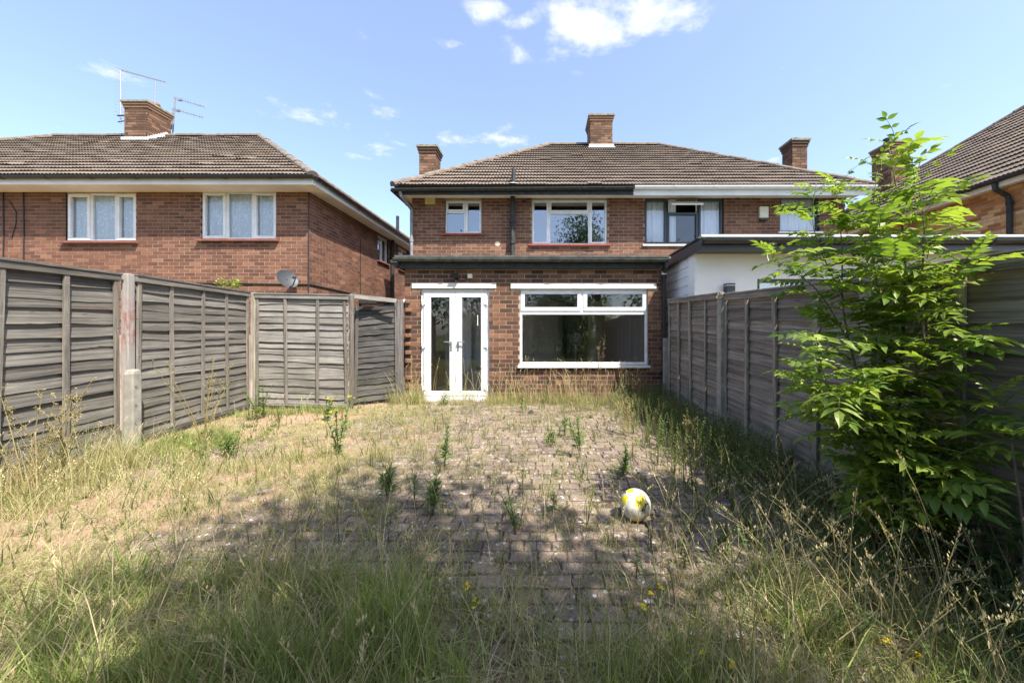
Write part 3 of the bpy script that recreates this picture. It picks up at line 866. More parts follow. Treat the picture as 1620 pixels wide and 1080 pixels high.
def chimney(parent, x0, x1, y0, y1, z0, z1, pot=None, flash=None, corbel=2, name='chimney'):
    W, D, H = x1 - x0, y1 - y0, z1 - z0
    c = MB().box(x0 + .01, x1 - .01, y0 + .01, y1 - .01, z0, z1 - .01).build(name, M_MORTAR_D, parent)
    for org, ang, w in (((x0, y0, z0), 0, W), ((x1, y0, z0), math.pi / 2, D), ((x1, y1, z0), math.pi, W), ((x0, y1, z0), -math.pi / 2, D)):
        wl_ = wall(c, org, ang, w, H, [], 'chim', M_MORTAR_D, name='chimney_face', thick=0.06)
        for ch in list(wl_.children):
            ch.parent = c; ch.location = Vector((0, 0, 0)) - ORG[c]
        bpy.data.objects.remove(wl_)
    b = MB()
    for k in range(corbel):
        e = 0.018 + 0.02 * k; z = z1 - 0.075 * (corbel - k)
        b.box(x0 - e, x1 + e, y0 - e, y1 + e, z + .004, z + 0.07)
    b.build('corbel_course', M_CHIMCAP, c)
    e = 0.02 * corbel + 0.022
    MB().add([(x0 - e, y0 - e, z1), (x1 + e, y0 - e, z1), (x1 + e, y1 + e, z1), (x0 - e, y1 + e, z1), (x0 - e, y0 - e, z1 + .055), (x1 + e, y0 - e, z1 + .055), (x1 + e, y1 + e, z1 + .055), (x0 - e, y1 + e, z1 + .055),
              (x0 + .05, y0 + .05, z1 + .10), (x1 - .05, y0 + .05, z1 + .10), (x1 - .05, y1 - .05, z1 + .10), (x0 + .05, y1 - .05, z1 + .10)],
             [(3, 2, 1, 0), (0, 1, 5, 4), (1, 2, 6, 5), (2, 3, 7, 6), (3, 0, 4, 7), (4, 5, 9, 8), (5, 6, 10, 9), (6, 7, 11, 10), (7, 4, 8, 11), (8, 9, 10, 11)]).build('cap', M_CEMENT, c)
    if pot:
        for (px_, py_, r, h, m_) in pot:
            MB().lathe([(r, 0), (r * .92, h * .7), (r * 1.12, h * .72), (r * 1.12, h), (r * .8, h), (r * .75, h * .4), (0.001, h * .4)], (px_, py_, z1 + .06), 16).build('pot', m_, c, smooth=False)
    return c
M_CHIMCAP = brick_mat('corbel_brick', PAL_CHIM, 'object')

# ================================================================== the pair of houses
YM = 8.25
house = thing('semi_detached_house', 'pair of red brick houses with brown hipped roof and three chimneys', 'house', (1.95, YM, 0))
HX0, HX1, HZ0, HZ1 = -3.01, 6.91, 2.2, 4.32
def loc(px, Y, x0): return (px - PX) / F * Y - x0
def zpx(py, Y): return CAMZ + (PY - py) / F * Y
def rect(pl, pr, pt, pb_, Y, x0, z0):
    return (loc(pl, Y, x0), loc(pr, Y, x0), zpx(pb_, Y) - z0, zpx(pt, Y) - z0)
R1 = rect(704, 762, 316, 369, YM, HX0, HZ0)
R2 = rect(841, 961, 315, 386, YM, HX0, HZ0)
R3 = rect(1020, 1145, 313, 386, YM, HX0, HZ0)
R4 = rect(1234, 1297, 309, 366, YM, HX0, HZ0)
wall(house, (HX0, YM, HZ0), 0, HX1 - HX0, HZ1 - HZ0, [R1, R2, R3, R4], 'red', M_MORTAR_RED, single=300, vis=lambda px, py, w: py < 402 and not (px > 1180))
MB().box(HX0 + .003, HX0 + .22, YM + .23, 8.9, 0, HZ1).box(HX0 + .003, HX0 + .22, 11.5, YM + 7.4, 0, HZ1).box(HX0 + .003, HX0 + .22, 8.9, 11.5, 0, .45).box(HX0 + .003, HX0 + .22, 8.9, 11.5, 2.2, HZ1).build('side_wall', M_MORTAR_D, house)  # gap left for the added opening that lights the room
MB().box(HX1 - .22, HX1 - .003, YM + .23, YM + 7.4, 0, HZ1).build('side_wall', M_MORTAR_D, house)
MB().box(2.33, HX1 - .003, YM + .01, YM + .22, 0, HZ0 - .003).build('lower_wall', M_MORTAR_D, house)
def sub(r, pl, pr, pt, pb_, Y, x0, z0, op):
    q = rect(pl, pr, pt, pb_, Y, x0, z0); return (*q, op)
O = (HX0, YM, HZ0)
window(house, O, 0, [sub(R1, 704, 735.5, 316, 334.5, YM, HX0, HZ0, True), sub(R1, 704, 735.5, 334.5, 369, YM, HX0, HZ0, False), sub(R1, 735.5, 762, 316, 369, YM, HX0, HZ0, True)], R1, M_UPVC, M_GLASS, sill=M_RED_SILL, sill_over=.07, lab='small white three-pane window by the soil pipe')
window(house, O, 0, [sub(R2, 841, 868.5, 315, 386, YM, HX0, HZ0, True), sub(R2, 868.5, 933, 315, 335.5, YM, HX0, HZ0, True), sub(R2, 868.5, 933, 335.5, 386, YM, HX0, HZ0, False), sub(R2, 933, 961, 315, 386, YM, HX0, HZ0, True)], R2, M_UPVC, M_GLASS, sill=M_RED_SILL, sill_over=.07, lab='wide white four-pane window reflecting a tree')
c3 = (M_CURTAIN, [(loc(1024, YM, HX0), loc(1056, YM, HX0), R3[2], R3[3]), (loc(1060, YM, HX0), loc(1073, YM, HX0), R3[2], R3[3]), (loc(1104, YM, HX0), loc(1142, YM, HX0), R3[2], R3[3])])
wdark = window(house, O, 0, [sub(R3, 1020, 1056, 313, 386, YM, HX0, HZ0, True), sub(R3, 1056, 1106, 335, 386, YM, HX0, HZ0, True), sub(R3, 1106, 1145, 313, 386, YM, HX0, HZ0, True)], R3, M_GREY_FRAME, M_GLASS_MID, sill=M_WHITE_PAINT, sill_over=.05, sill_proj=.04, curtain=c3, lab='dark grey framed window with its top light propped open')
# propped-open top light
a0, a1, zt = at(1059, 318, YM - .02), at(1108, 318, YM - .02), zpx(319, YM)
M3 = Matrix.Translation(Vector((a0.x, YM + .04, zt))) @ Matrix.Rotation(R(-62), 4, 'X')
wv = a1.x - a0.x
cb = MB(M3).box(0, wv, -.02, .02, -.26, -.22).box(0, wv, -.02, .02, -.04, 0).box(0, .04, -.019, .019, -.22, -.04).box(wv - .04, wv, -.019, .019, -.22, -.04)
cb.build('open_top_light', M_WHITE_PAINT, wdark)
MB(M3).box(.03, wv - .03, -.004, .002, -.23, -.03).build('pane', M_GLASS, wdark)
window(house, O, 0, [sub(R4, 1234, 1297, 309, 331, YM, HX0, HZ0, True), sub(R4, 1234, 1297, 331, 366, YM, HX0, HZ0, False)], R4, M_GREY_FRAME, M_GLASS_MID, sill=M_WHITE_PAINT, sill_over=.05, sill_proj=.04,
       curtain=(M_CURTAIN, [(R4[0] + .04, R4[1] - .04, R4[2], R4[3])]), lab='small dark grey framed window with frosted look')
for r in (R1, R2, R3, R4):
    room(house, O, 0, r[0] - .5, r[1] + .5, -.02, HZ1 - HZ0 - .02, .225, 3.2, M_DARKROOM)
# eaves
E0, E1, EY = -3.24, 7.14, YM - .45
MB().box(HX0 - .19, HX1 + .19, YM - .40, YM - .002, 4.285, 4.30).build('soffit', M_CREAM, house)
MB().box(HX0 - .19, HX0 - .001, YM - .0, YM + 7.2, 4.285, 4.30).build('soffit', M_CREAM, house)
MB().box(HX0 - .20, 1.95, YM - .425, YM - .405, 4.20, 4.36).build('fascia', M_BLACK_OLD, house)
MB().box(1.953, HX1 + .2, YM - .425, YM - .405, 4.19, 4.36).build('fascia', M_WHITE_PAINT, house)
MB().box(HX0 - .215, HX0 - .195, YM - .425, YM + 7.2, 4.20, 4.36).build('fascia', M_BLACK_OLD, house)
gutter(house, (E0 - .03, EY - .03, 4.305), (1.94, EY - .03, 4.345), .058, M_BLACK_OLD)
gutter(house, (1.96, EY - .03, 4.36), (HX1 + .25, EY - .03, 4.37), .060, M_UPVC)
gutter(house, (E0 - .04, EY + 7, 4.33), (E0 - .04, EY + .02, 4.31), .055, M_BLACK_OLD)
roofm = hip_roof(house, E0, E1, EY - .03, YM + 7.05 + .45, 4.36, .165, 3.74, 11.75, 7.27, 'F', 300, lambda w: w.x < 5)
chimney(house, 1.47, 2.17, 11.35, 12.15, 6.6, 8.0, None)
MB().box(1.43, 2.21, 11.318, 11.345, 7.0, 7.11).build('flashing', M_LEAD, house)
MB().bar((1.40, 11.31, 7.0), (2.24, 11.31, 7.0), .06, .02).build('flashing', M_LEAD, house)
chimney(house, -3.30, -2.86, 9.55, 10.0, 4.2, 6.1, None)
chimney(house, 6.70, 7.10, 9.7, 10.12, 4.2, 6.35, [(6.93, 9.95, .075, .13, M_BLACK_OLD)])
# pipes on the upper wall
sx = (811 - PX) / F * (YM - .1)
pipe(house, [(sx, YM - .09, 2.5), (sx, YM - .09, 4.28)], .055, M_BLACK_OLD, 'soil_pipe', [(sx, YM - .09, 3.72), (sx, YM - .09, 3.25), (sx, YM - .09, 2.75)])
vx = (812.5 - PX) / F * (EY + .15)
pipe(house, [(vx, EY + .15, 4.35), (vx, EY + .15, zpx(267, EY + .15))], .045, M_BLACK_OLD, 'vent_pipe')
MB().lathe([(.20, 0), (.10, .05), (.05, .07)], (vx, EY + .12, 4.42), 14).build('flashing', M_LEAD, house)
dx_ = (651 - PX) / F * (YM - .07)
pipe(house, [(dx_ - .10, EY - .02, 4.25), (dx_ - .09, EY, 4.17), (dx_, YM - .08, 4.0), (dx_, YM - .07, 3.9), (dx_, YM - .07, 2.5)], .034, M_GREYPIPE, 'downpipe', [(dx_, YM - .07, 3.3)])
p = at(680.5, 318, YM)
vb = MB().box(p.x - .115, p.x + .115, YM - .012, YM + .03, p.z - .075, p.z + .075)
for k in range(3): vb.box(p.x - .1 + k * .07, p.x - .05 + k * .07, YM - .018, YM - .01, p.z - .05, p.z + .05)
vb.build('air_vent', M_YELVENT, house)
for q, w_, h_, m_ in ((at(1167, 314, YM), .14, .05, M_BLACK_OLD), (at(829, 318, YM), .10, .05, M_BLACK_OLD)):
    MB().box(q.x - w_ / 2, q.x + w_ / 2, YM - .006, YM + .03, q.z - h_ / 2, q.z + h_ / 2).build('air_brick', m_, house)
q = at(787, 386, YM)
MB(Matrix.Translation(Vector((q.x, YM + .001, q.z))) @ Matrix.Rotation(R(90), 4, 'X')).lathe([(.001, .008), (.05, .007), (.065, 0)], (0, 0, 0), 11).build('cement_patch', M_STAIN, house)
# scroll at the eaves corner
sp = []
c0 = at(631, 293, EY)
for k in range(22):
    t = k / 21; a = 0.6 + t * 7.2; rr_ = .085 * (1 - .7 * t)
    sp.append((c0.x + math.cos(a) * rr_ - .02, EY - .02, c0.z + math.sin(a) * rr_))
MB().tube([(c0.x + .09, EY - .02, c0.z - .13)] + sp, .009, 6).build('scroll_bracket', M_BLACK_OLD, house)

# ================================================================== brick extension
YE = 6.4
XE0, XE1, ZE1 = -2.47, 2.10, 2.36
ext = thing('rear_extension', 'flat-roofed dark brick extension with white French doors and a wide picture window', 'extension', (0, YE, 0))
RD = rect(665, 774, 457, 634, YE, XE0, 0); RD = (RD[0], RD[1], -0.01, RD[3])
RW = rect(822, 1025, 457, 577, YE, XE0, 0)
LD = rect(652, 785, 447.5, 456.5, YE, XE0, 0); LW = rect(808, 1038, 448, 457, YE, XE0, 0)
ew = wall(ext, (XE0, YE, 0), 0, XE1 - XE0, ZE1, [RD, RW, LD, LW], 'ext', M_MORTAR, single=300, vis=lambda px, py, w: w.z > .12)
MB().box(XE0 + .003, XE0 + .22, YE + .225, YM - .003, 0, ZE1 - .003).build('side_wall', M_MORTAR_D, ext)
MB().box(XE1 - .10, XE1 - .003, YE + .225, YM - .003, 0, ZE1 - .003).build('side_wall', M_MORTAR_D, ext)
# toothed stub bricks at the left corner
M_STUB = simple('broken_brick', (0.22, 0.115, 0.07), 0.95, 0.4, 30, bmp=1.0, bscale=40)
for j in range(3, 24, 2):
    if random.random() < .25: continue
    z = j * .075 + .008
    MB().box(XE0 + .02 + random.uniform(0, .02), XE0 + .115 + random.uniform(-.02, .03), YE - .028 - random.uniform(0, .02), YE + .03, z, z + .060).build('toothed_brick', M_STUB, ext, bevel=.008)
for r_, nm in ((LD, 'door_lintel'), (LW, 'window_lintel')):
    MB().box(XE0 + r_[0], XE0 + r_[1], YE - .022, YE + .2, r_[2] + .002, r_[3] - .002).build(nm, M_CONC_WHITE, ext, bevel=.004)
# French doors
dM = frame_m((XE0, YE, 0), 0)
u0, u1, v1 = RD[0], RD[1], RD[3]
df = MB(dM).box(u0, u1, .04, .12, v1 - .055, v1).box(u0, u0 + .05, .041, .119, .09, v1 - .055).box(u1 - .05, u1, .041, .119, .09, v1 - .055).box(u0, u1, .03, .12, .045, .09)
door = df.build('french_doors', M_UPVC, ext, bevel=.004)
MB(dM).box(u0 + .02, u1 - .02, -.045, .12, .0, .042).build('threshold', M_UPVC, door, bevel=.006)
um = loc(720, YE, XE0)
for (a, b, gl, gr) in ((u0 + .052, um - .003, 680.5, 710.5), (um + .003, u1 - .052, 730, 760.5)):
    g0, g1 = loc(gl, YE, XE0), loc(gr, YE, XE0); z0, z1 = zpx(619, YE), zpx(470, YE)
    MB(dM).box(a, b, .022, .10, z1, v1 - .06).box(a, b, .022, .10, .093, z0).box(a, g0, .023, .099, z0, z1).box(g1, b, .023, .099, z0, z1).build('door_leaf', M_UPVC, door, bevel=.005)
    MB(dM).box(g0 - .01, g1 + .01, .05, .06, z0 - .01, z1 + .01, skip=(3,)).build('pane', M_GLASS_LOW, door)
M_CHROME = simple('satin_metal', (0.55, 0.55, 0.56), 0.3, 0.05, 20, metal=0.85)
for s, px_ in ((-1, 713.5), (1, 724.5)):
    uu = loc(px_, YE, XE0); zz = zpx(541, YE)
    MB(dM).box(uu - .014, uu + .014, .010, .024, zz - .155, zz + .02).box(uu - .010, uu + .010, -.012, .012, zz - .012, zz + .010).bar((uu, -.018, zz), (uu + s * .12, -.022, zz + .004), .02, .018).build('handle', M_CHROME, door, bevel=.003)
    MB(dM).lathe([(.011, -.006), (.011, .006)], (uu, .012, zz - .095), 12).build('keyhole', M_BLACK, door)
for px_, side in ((668.5, 1), (770.5, -1)):
    for py_ in (479, 547, 614):
        uu, zz = loc(px_, YE, XE0), zpx(py_, YE)
        MB(dM).box(uu - .045 * (side < 0) - .005, uu + .045 * (side > 0) + .005, .004, .022, zz - .028, zz + .028).tube([(uu, .002, zz - .045), (uu, .002, zz + .045)], .012, 8).build('hinge', M_UPVC, door)
q0 = zpx(517, YE); uu = loc(755, YE, XE0)
MB(dM).box(uu - .006, uu + .006, .044, .049, zpx(515, YE), zpx(498, YE)).build('sticker', M_UPVC, door)
# wide window
zs = zpx(493.5, YE)
wl_l, wl_r, wl_m = RW[0], RW[1], loc(921.5, YE, XE0)
wbig = window(ext, (XE0, YE, 0), 0, [(wl_l, wl_m, zs, RW[3], True), (wl_m, wl_r, zs, RW[3], True), (wl_l, wl_r, RW[2], zs, False)], RW, M_UPVC, M_GLASS_LOW, depth=.04, fw=.07, sill=M_UPVC, sill_over=.03, sill_proj=.06, sill_h=.035, lab='wide white window with two small top lights')
rx0, rx1, ry0, ry1, rz0, rz1 = XE0 + .16, XE1 - .125, YE + .228, YE + 5.3, .03, 2.33
wy0, wy1, wz0, wz1 = 8.9, 11.5, .45, 2.2           # unseen side opening added to let daylight into the room
rb = MB()
rb.add([(rx1, ry0, rz0), (rx1, ry1, rz0), (rx1, ry1, rz1), (rx1, ry0, rz1)], [(0, 1, 2, 3)])
for a, b, c, d in ((rx0, -2.0, rz0, rz1), (-.82, rx1, rz0, rz1), (-2.0, -.82, rz0, .25), (-2.0, -.82, 2.25, rz1)):  # back wall, with an unseen opening added to bring in daylight
    rb.add([(a, ry1, c), (b, ry1, c), (b, ry1, d), (a, ry1, d)], [(3, 2, 1, 0)])
rb.add([(rx0, ry0, rz1), (rx1, ry0, rz1), (rx1, ry1, rz1), (rx0, ry1, rz1)], [(0, 1, 2, 3)])
rb.add([(rx0, ry0, rz0), (rx1, ry0, rz0), (rx1, ry1, rz0), (rx0, ry1, rz0)], [(3, 2, 1, 0)], 1)
for a, b, c, d in ((ry0, wy0, rz0, rz1), (wy1, ry1, rz0, rz1), (wy0, wy1, rz0, wz0), (wy0, wy1, wz1, rz1)):
    rb.add([(rx0, a, c), (rx0, b, c), (rx0, b, d), (rx0, a, d)], [(3, 2, 1, 0)])
for (ya, za), (yb, zb_) in (((wy0, wz0), (wy1, wz0)), ((wy1, wz0), (wy1, wz1)), ((wy1, wz1), (wy0, wz1)), ((wy0, wz1), (wy0, wz0))):
    rb.add([(rx0, ya, za), (rx0, yb, zb_), (HX0 + .002, yb, zb_), (HX0 + .002, ya, za)], [(0, 1, 2, 3)])
rm = rb.build('room', [M_ROOM, M_ROOMFLOOR], ext)
# chimney breast, and a slab coloured dark like an unlit doorway, at the back
MB().box(-.35, .45, 11.3, 11.68, .04, 2.3).build('chimney_breast', M_ROOM, ext)
MB().box(.62, 1.42, 11.62, 11.685, .04, 2.05).build('inner_door', M_DARKROOM, ext)
# roof edge
MB().box(XE0 - .06, XE1 + .05, YE - .10, YE - .075, 2.34, 2.50).build('fascia', M_BLACK_OLD, ext)
MB().box(XE0 - .06, XE1 + .05, YE - .075, YE - .003, 2.345, 2.362).build('soffit', M_BLACK_OLD, ext)
MB().box(XE0 - .085, XE0 - .062, YE - .10, YM - .003, 2.34, 2.50).build('fascia', M_BLACK_OLD, ext)
rf = MB().box(XE0 - .08, XE1 + .12, YE - .12, YM - .008, 2.505, 2.545).build('roof', M_FELT, ext)
MB().box(XE0 - .10, XE1 + .06, YE - .20, YE - .122, 2.515, 2.548).build('roof_drip', M_GUTTER_OLD, ext)
gutter(ext, (XE0 - .12, YE - .165, 2.505), (XE1 + .05, YE - .165, 2.495), .06, M_GUTTER_OLD)
pipe(ext, [(XE0 - .17, YE - .16, 2.43), (XE0 - .05, YE - .16, 2.43)], .045, M_BLACK_OLD, 'gutter_outlet')
dxp = (1050.5 - PX) / F * (YE - .05)
pipe(ext, [(dxp, YE - .165, 2.46), (dxp, YE - .15, 2.36), (dxp, YE - .06, 2.26), (dxp, YE - .055, 2.15), (dxp, YE - .055, .05)], .034, M_BLACK, 'downpipe', [(dxp, YE - .055, 2.2), (dxp, YE - .055, 1.35), (dxp, YE - .055, .5)])
MB().tube([(dxp, YE - .055, 2.225), (dxp, YE - .055, 2.285)], .042, 10).build('pipe_collar', M_WHITE_PAINT, ext)

# small fittings on the extension
q = at(721, 437, YE - .06)
t = thing('floodlight', 'small black security floodlight above the French doors', 'light', (q.x, YE, q.z))
MB().box(q.x - .035, q.x + .035, YE - .02, YE - .001, q.z - .05, q.z + .03).bar((q.x, YE - .02, q.z - .01), (q.x, YE - .07, q.z - .02), .03, .03).build('bracket', M_BLACK, t)
MB().add([(q.x - .065, YE - .09, q.z - .03), (q.x + .065, YE - .09, q.z - .03), (q.x + .065, YE - .14, q.z + .05), (q.x - .065, YE - .14, q.z + .05), (q.x - .05, YE - .05, q.z - .01), (q.x + .05, YE - .05, q.z - .01), (q.x + .05, YE - .08, q.z + .06), (q.x - .05, YE - .08, q.z + .06)],
         [(0, 1, 2, 3), (7, 6, 5, 4), (0, 4, 5, 1), (1, 5, 6, 2), (2, 6, 7, 3), (3, 7, 4, 0)]).build('lamp_head', M_BLACK, t)
MB().tube([(q.x, YE - .05, q.z - .06), (q.x, YE - .06, q.z - .11)], .018, 8).build('sensor', M_BLACK, t)
q = at(744, 437, YE)
t = thing('junction_box', 'small cream junction box on the brick beside the floodlight', 'box', (q.x, YE, q.z))
MB().box(q.x - .042, q.x + .042, YE - .045, YE - .001, q.z - .038, q.z + .038).build('casing', M_BOX_CREAM, t, bevel=.006)
q2 = at(722, 445, YE)
MB().tube([(q.x - .04, YE - .015, q.z - .02), (q.x - .09, YE - .012, q.z - .075), (q.x - .15, YE - .012, q.z - .085), (q2.x + .02, YE - .02, q2.z + .03)], .006, 6).build('cable', M_BLACK, t)

# ================================================================== white extension next door
wx = thing('white_extension', 'white rendered flat-roofed extension with dark grey fascia beyond the fence', 'extension', (4.8, 5.65, 0))
WX0, WX1, WY = 2.37, 7.3, 5.65
wo0, wo1, woz = (1198 - PX) / F * WY, (1330 - PX) / F * WY, zpx(441, WY)
wo2, wo3 = (1462 - PX) / F * WY, (1515 - PX) / F * WY
mb = MB()
for a, b, c, d in ((WX0, wo0, 0, 2.46), (wo0, wo1, 0, .9), (wo0, wo1, woz, 2.46), (wo1, wo2, 0, 2.46), (wo2, wo3, 0, .9), (wo2, wo3, woz + .1, 2.46), (wo3, WX1, 0, 2.46)):
    mb.box(a, b, WY, WY + .25, c, d)
mb.build('wall', M_RENDER, wx)
mb = MB().box(WX0 + .025, WX0 + .2, WY + .252, YM - .003, 0, 2.46).build('side_wall', M_RENDER, wx)
for k in range(16):
    z = k * .152 + .02
    MB().add([(WX0, WY + .02, z), (WX0 + .012, WY + .02, z + .15), (WX0 + .03, WY + .02, z + .15), (WX0 + .03, WY + .02, z), (WX0, YM - .01, z), (WX0 + .012, YM - .01, z + .15), (WX0 + .03, YM - .01, z + .15), (WX0 + .03, YM - .01, z)],
             [(0, 1, 2, 3), (7, 6, 5, 4), (0, 4, 5, 1), (1, 5, 6, 2), (3, 2, 6, 7), (0, 3, 7, 4)]).build('cladding_board', M_CLAD, wx)
MB().box(WX0 - .004, WX0 + .03, WY - .004, WY + .018, 0, 2.455).build('corner_trim', M_UPVC, wx)
window(wx, (wo0, WY, .9), 0, [(0, wo1 - wo0, 0, woz - .9, False)], (0, wo1 - wo0, 0, woz - .9), M_GREY_FRAME, M_GLASS, depth=.03, fw=.09, sill=M_GREY_FRAME)
window(wx, (wo2, WY, .9), 0, [(0, wo3 - wo2, 0, woz - .8, False)], (0, wo3 - wo2, 0, woz - .8), M_GREY_FRAME, M_GLASS, depth=.03, fw=.05, sill=M_GREY_FRAME)
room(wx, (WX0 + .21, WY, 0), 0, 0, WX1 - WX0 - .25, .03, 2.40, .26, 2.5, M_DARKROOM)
FY = WY - .34
for k in range(26):
    x0 = WX0 - .02 + k * .19
    MB().box(x0, x0 + .186, FY + .02, WY - .004, 2.452, 2.466).build('soffit_board', M_GREY_FRAME, wx)
MB().box(WX0 - .03, WX1 + .1, FY, FY + .02, 2.44, 2.585).build('fascia', M_GREY_FRAME, wx)
MB().box(WX0 - .05, WX0 - .03, FY, YM - .01, 2.44, 2.60).build('fascia', M_GREY_FRAME, wx)
MB().box(WX0 - .032, WX1 + .1, FY - .01, YM - .01, 2.59, 2.612).build('roof', M_FELT, wx)
MB().box(WX0 - .06, WX1 + .12, FY - .03, FY + .06, 2.614, 2.66).build('roof_trim', M_ALU, wx, bevel=.012)
MB().box(WX0 - .07, WX0 - .005, FY + .065, YM - .02, 2.614, 2.645).build('roof_trim', M_GREY_FRAME, wx, bevel=.012)
gutter(wx, (WX0 - .03, FY - .06, 2.575), (WX1 + .1, FY - .06, 2.575), .058, M_BLACK)
q = at(1153.5, 458, WY - .05)
t = thing('wall_light', 'dark grey box wall light on the white render', 'light', (q.x, WY, q.z))
MB().box(q.x - .065, q.x + .065, WY - .11, WY - .001, q.z - .09, q.z + .055).build('casing', M_GREY_FRAME, t, bevel=.004)
MB().box(q.x - .06, q.x + .06, WY - .105, WY - .002, q.z + .056, q.z + .068).build('lens', M_UPVC, t)
MB().box(q.x - .067, q.x + .067, WY - .112, WY - .001, q.z + .069, q.z + .092).build('lid', M_GREY_FRAME, t, bevel=.003)
q = at(1206.5, 339, YM)
t = thing('alarm_box', 'cream alarm box with a dark base on the upper brick wall', 'alarm', (q.x, YM, q.z))
MB().box(q.x - .10, q.x + .10, YM - .07, YM - .001, q.z - .10, q.z + .16).build('casing', M_BOX_CREAM, t, bevel=.015)
MB().box(q.x - .085, q.x + .085, YM - .06, YM - .001, q.z - .155, q.z - .103).build('base', M_BLACK, t, bevel=.01)

# ================================================================== left house
YL, XL1 = 7.6, -4.94
XL0, ZL1 = -13.2, 4.2
lh = thing('brick_house', 'red brick house behind the silvery fence with lace-curtained windows and a big chimney', 'house', (-9, YL, 0))
ZB = 1.2
W1 = rect(104, 215, 305, 381, YL, XL0, ZB); W2 = rect(318, 437, 302.5, 378, YL, XL0, ZB)
wall(lh, (XL0, YL, ZB), 0, XL1 - XL0 - .004, ZL1 - ZB, [W1, W2], 'red', M_MORTAR_RED, single=300, vis=lambda px, py, w: w.z > 1.95)
MB().box(XL0, XL1 - .01, YL + .02, YL + .2, 0, ZB - .002).build('lower_wall', M_MORTAR_D, lh)
S1 = (10.72 - YL, 11.45 - YL, 3.36, 4.12); S2 = (12.25 - YL, 13.1 - YL, 3.36, 4.12)
wall(lh, (XL1, YL + .001, 0), math.pi / 2, 8.2, ZL1, [S1, S2], 'red', M_MORTAR_RED, name='gable_wall')
for r, pl in ((W1, (104, 141.5, 181.5, 215)), (W2, (318, 357, 399, 437))):
    us = [loc(p_, YL, XL0) for p_ in pl]
    window(lh, (XL0, YL, ZB), 0, [(us[0], us[1], r[2], r[3], True), (us[1], us[2], r[2], r[3], False), (us[2], us[3], r[2], r[3], True)], r, M_UPVC, M_GLASS_MID, fw=.06, depth=.03, sill=M_BROWN_SILL, sill_over=.06, sill_h=.045, sill_proj=.08,
           curtain=(M_LACE, [(us[0] + .03, us[3] - .03, r[2], r[3])]), lab='white three-pane window with lace curtains')
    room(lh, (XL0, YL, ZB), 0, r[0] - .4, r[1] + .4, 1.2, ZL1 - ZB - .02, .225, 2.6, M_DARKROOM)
for r in (S1, S2):
    m_ = (r[0] + r[1]) / 2
    window(lh, (XL1, YL + .001, 0), math.pi / 2, [(r[0], m_ - .03, r[2], r[3] - .22, False), (r[0], m_ - .03, r[3] - .22, r[3], True), (m_ - .03, r[1], r[2], r[3], True)], r, M_UPVC, M_GLASS, sill=M_BROWN_SILL, sill_over=.05)
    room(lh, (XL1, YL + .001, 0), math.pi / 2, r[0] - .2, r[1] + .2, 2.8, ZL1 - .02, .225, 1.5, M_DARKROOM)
LE0, LE1, LEY = -19.2, -4.56, YL - .45
MB().box(-16, XL1 + .33, LEY + .05, YL - .002, 4.17, 4.19).build('soffit', M_CREAM, lh)
MB().box(XL1 + .002, XL1 + .33, YL, YL + 8.2, 4.17, 4.19).build('soffit', M_CREAM, lh)
MB().box(-16, XL1 + .35, LEY + .028, LEY + .048, 4.16, 4.30).build('fascia', M_WHITE_PAINT, lh)
MB().box(XL1 + .332, XL1 + .352, LEY + .05, YL + 8.2, 4.16, 4.30).build('fascia', M_WHITE_PAINT, lh)
gutter(lh, (-16, LEY - .03, 4.30), (LE1 + .02, LEY - .03, 4.31), .055, M_BLACK)
gutter(lh, (LE1 + .03, LEY + .02, 4.31), (LE1 + .03, YL + 8.2, 4.31), .055, M_BLACK)
hip_roof(lh, LE0, LE1, LEY - .03, LEY + 7.9, 4.30, -15.05, -8.72, 11.1, 7.20, 'FR', 300, lambda w: w.x > -12)
chl = chimney(lh, -12.28, -11.6, 10.55, 11.22, 6.6, 7.92, [(-11.85, 10.95, .13, .17, M_TERRA)])
# stepped lead flashing on the chimney's side and front
fl = MB().bar((-12.33, 10.52, 6.86), (-11.56, 10.52, 6.86), .03, .08)
for k in range(8):
    yy = 10.55 + k * .07; zz = 6.90 + k * .055
    fl.box(-11.598, -11.57, yy, yy + .065, zz - .06, zz + .05)
fl.build('flashing', M_LEAD, lh)
pxs = XL1 + .07
pipe(lh, [(pxs, 11.62, 4.16), (pxs, 11.62, 1.9)], .055, M_BLACK_OLD, 'soil_pipe', [(pxs, 11.62, 3.6), (pxs, 11.62, 3.9)])
pipe(lh, [(XL1 + .22, 11.65, 4.3), (XL1 + .22, 11.65, 4.95)], .05, M_BLACK_OLD, 'vent_pipe')
pipe(lh, [(pxs, 11.9, 2.0), (pxs + .02, 12.4, 2.25), (pxs + .02, 13.2, 2.5)], .045, M_WHITE_PAINT, 'waste_pipe')
# side porch roof
MB().box(XL1 + .02, XL1 + .75, 9.6, 12.1, 1.98, 2.08).build('porch_roof', M_BLACK_OLD, lh)
MB().box(XL1 + .02, XL1 + .72, 9.62, 12.08, 2.082, 2.10).build('porch_felt', M_FELT, lh)
MB().box(XL1 + .03, XL1 + .65, 9.7, 9.8, 0, 1.975).build('porch_wall', M_MORTAR_D, lh)
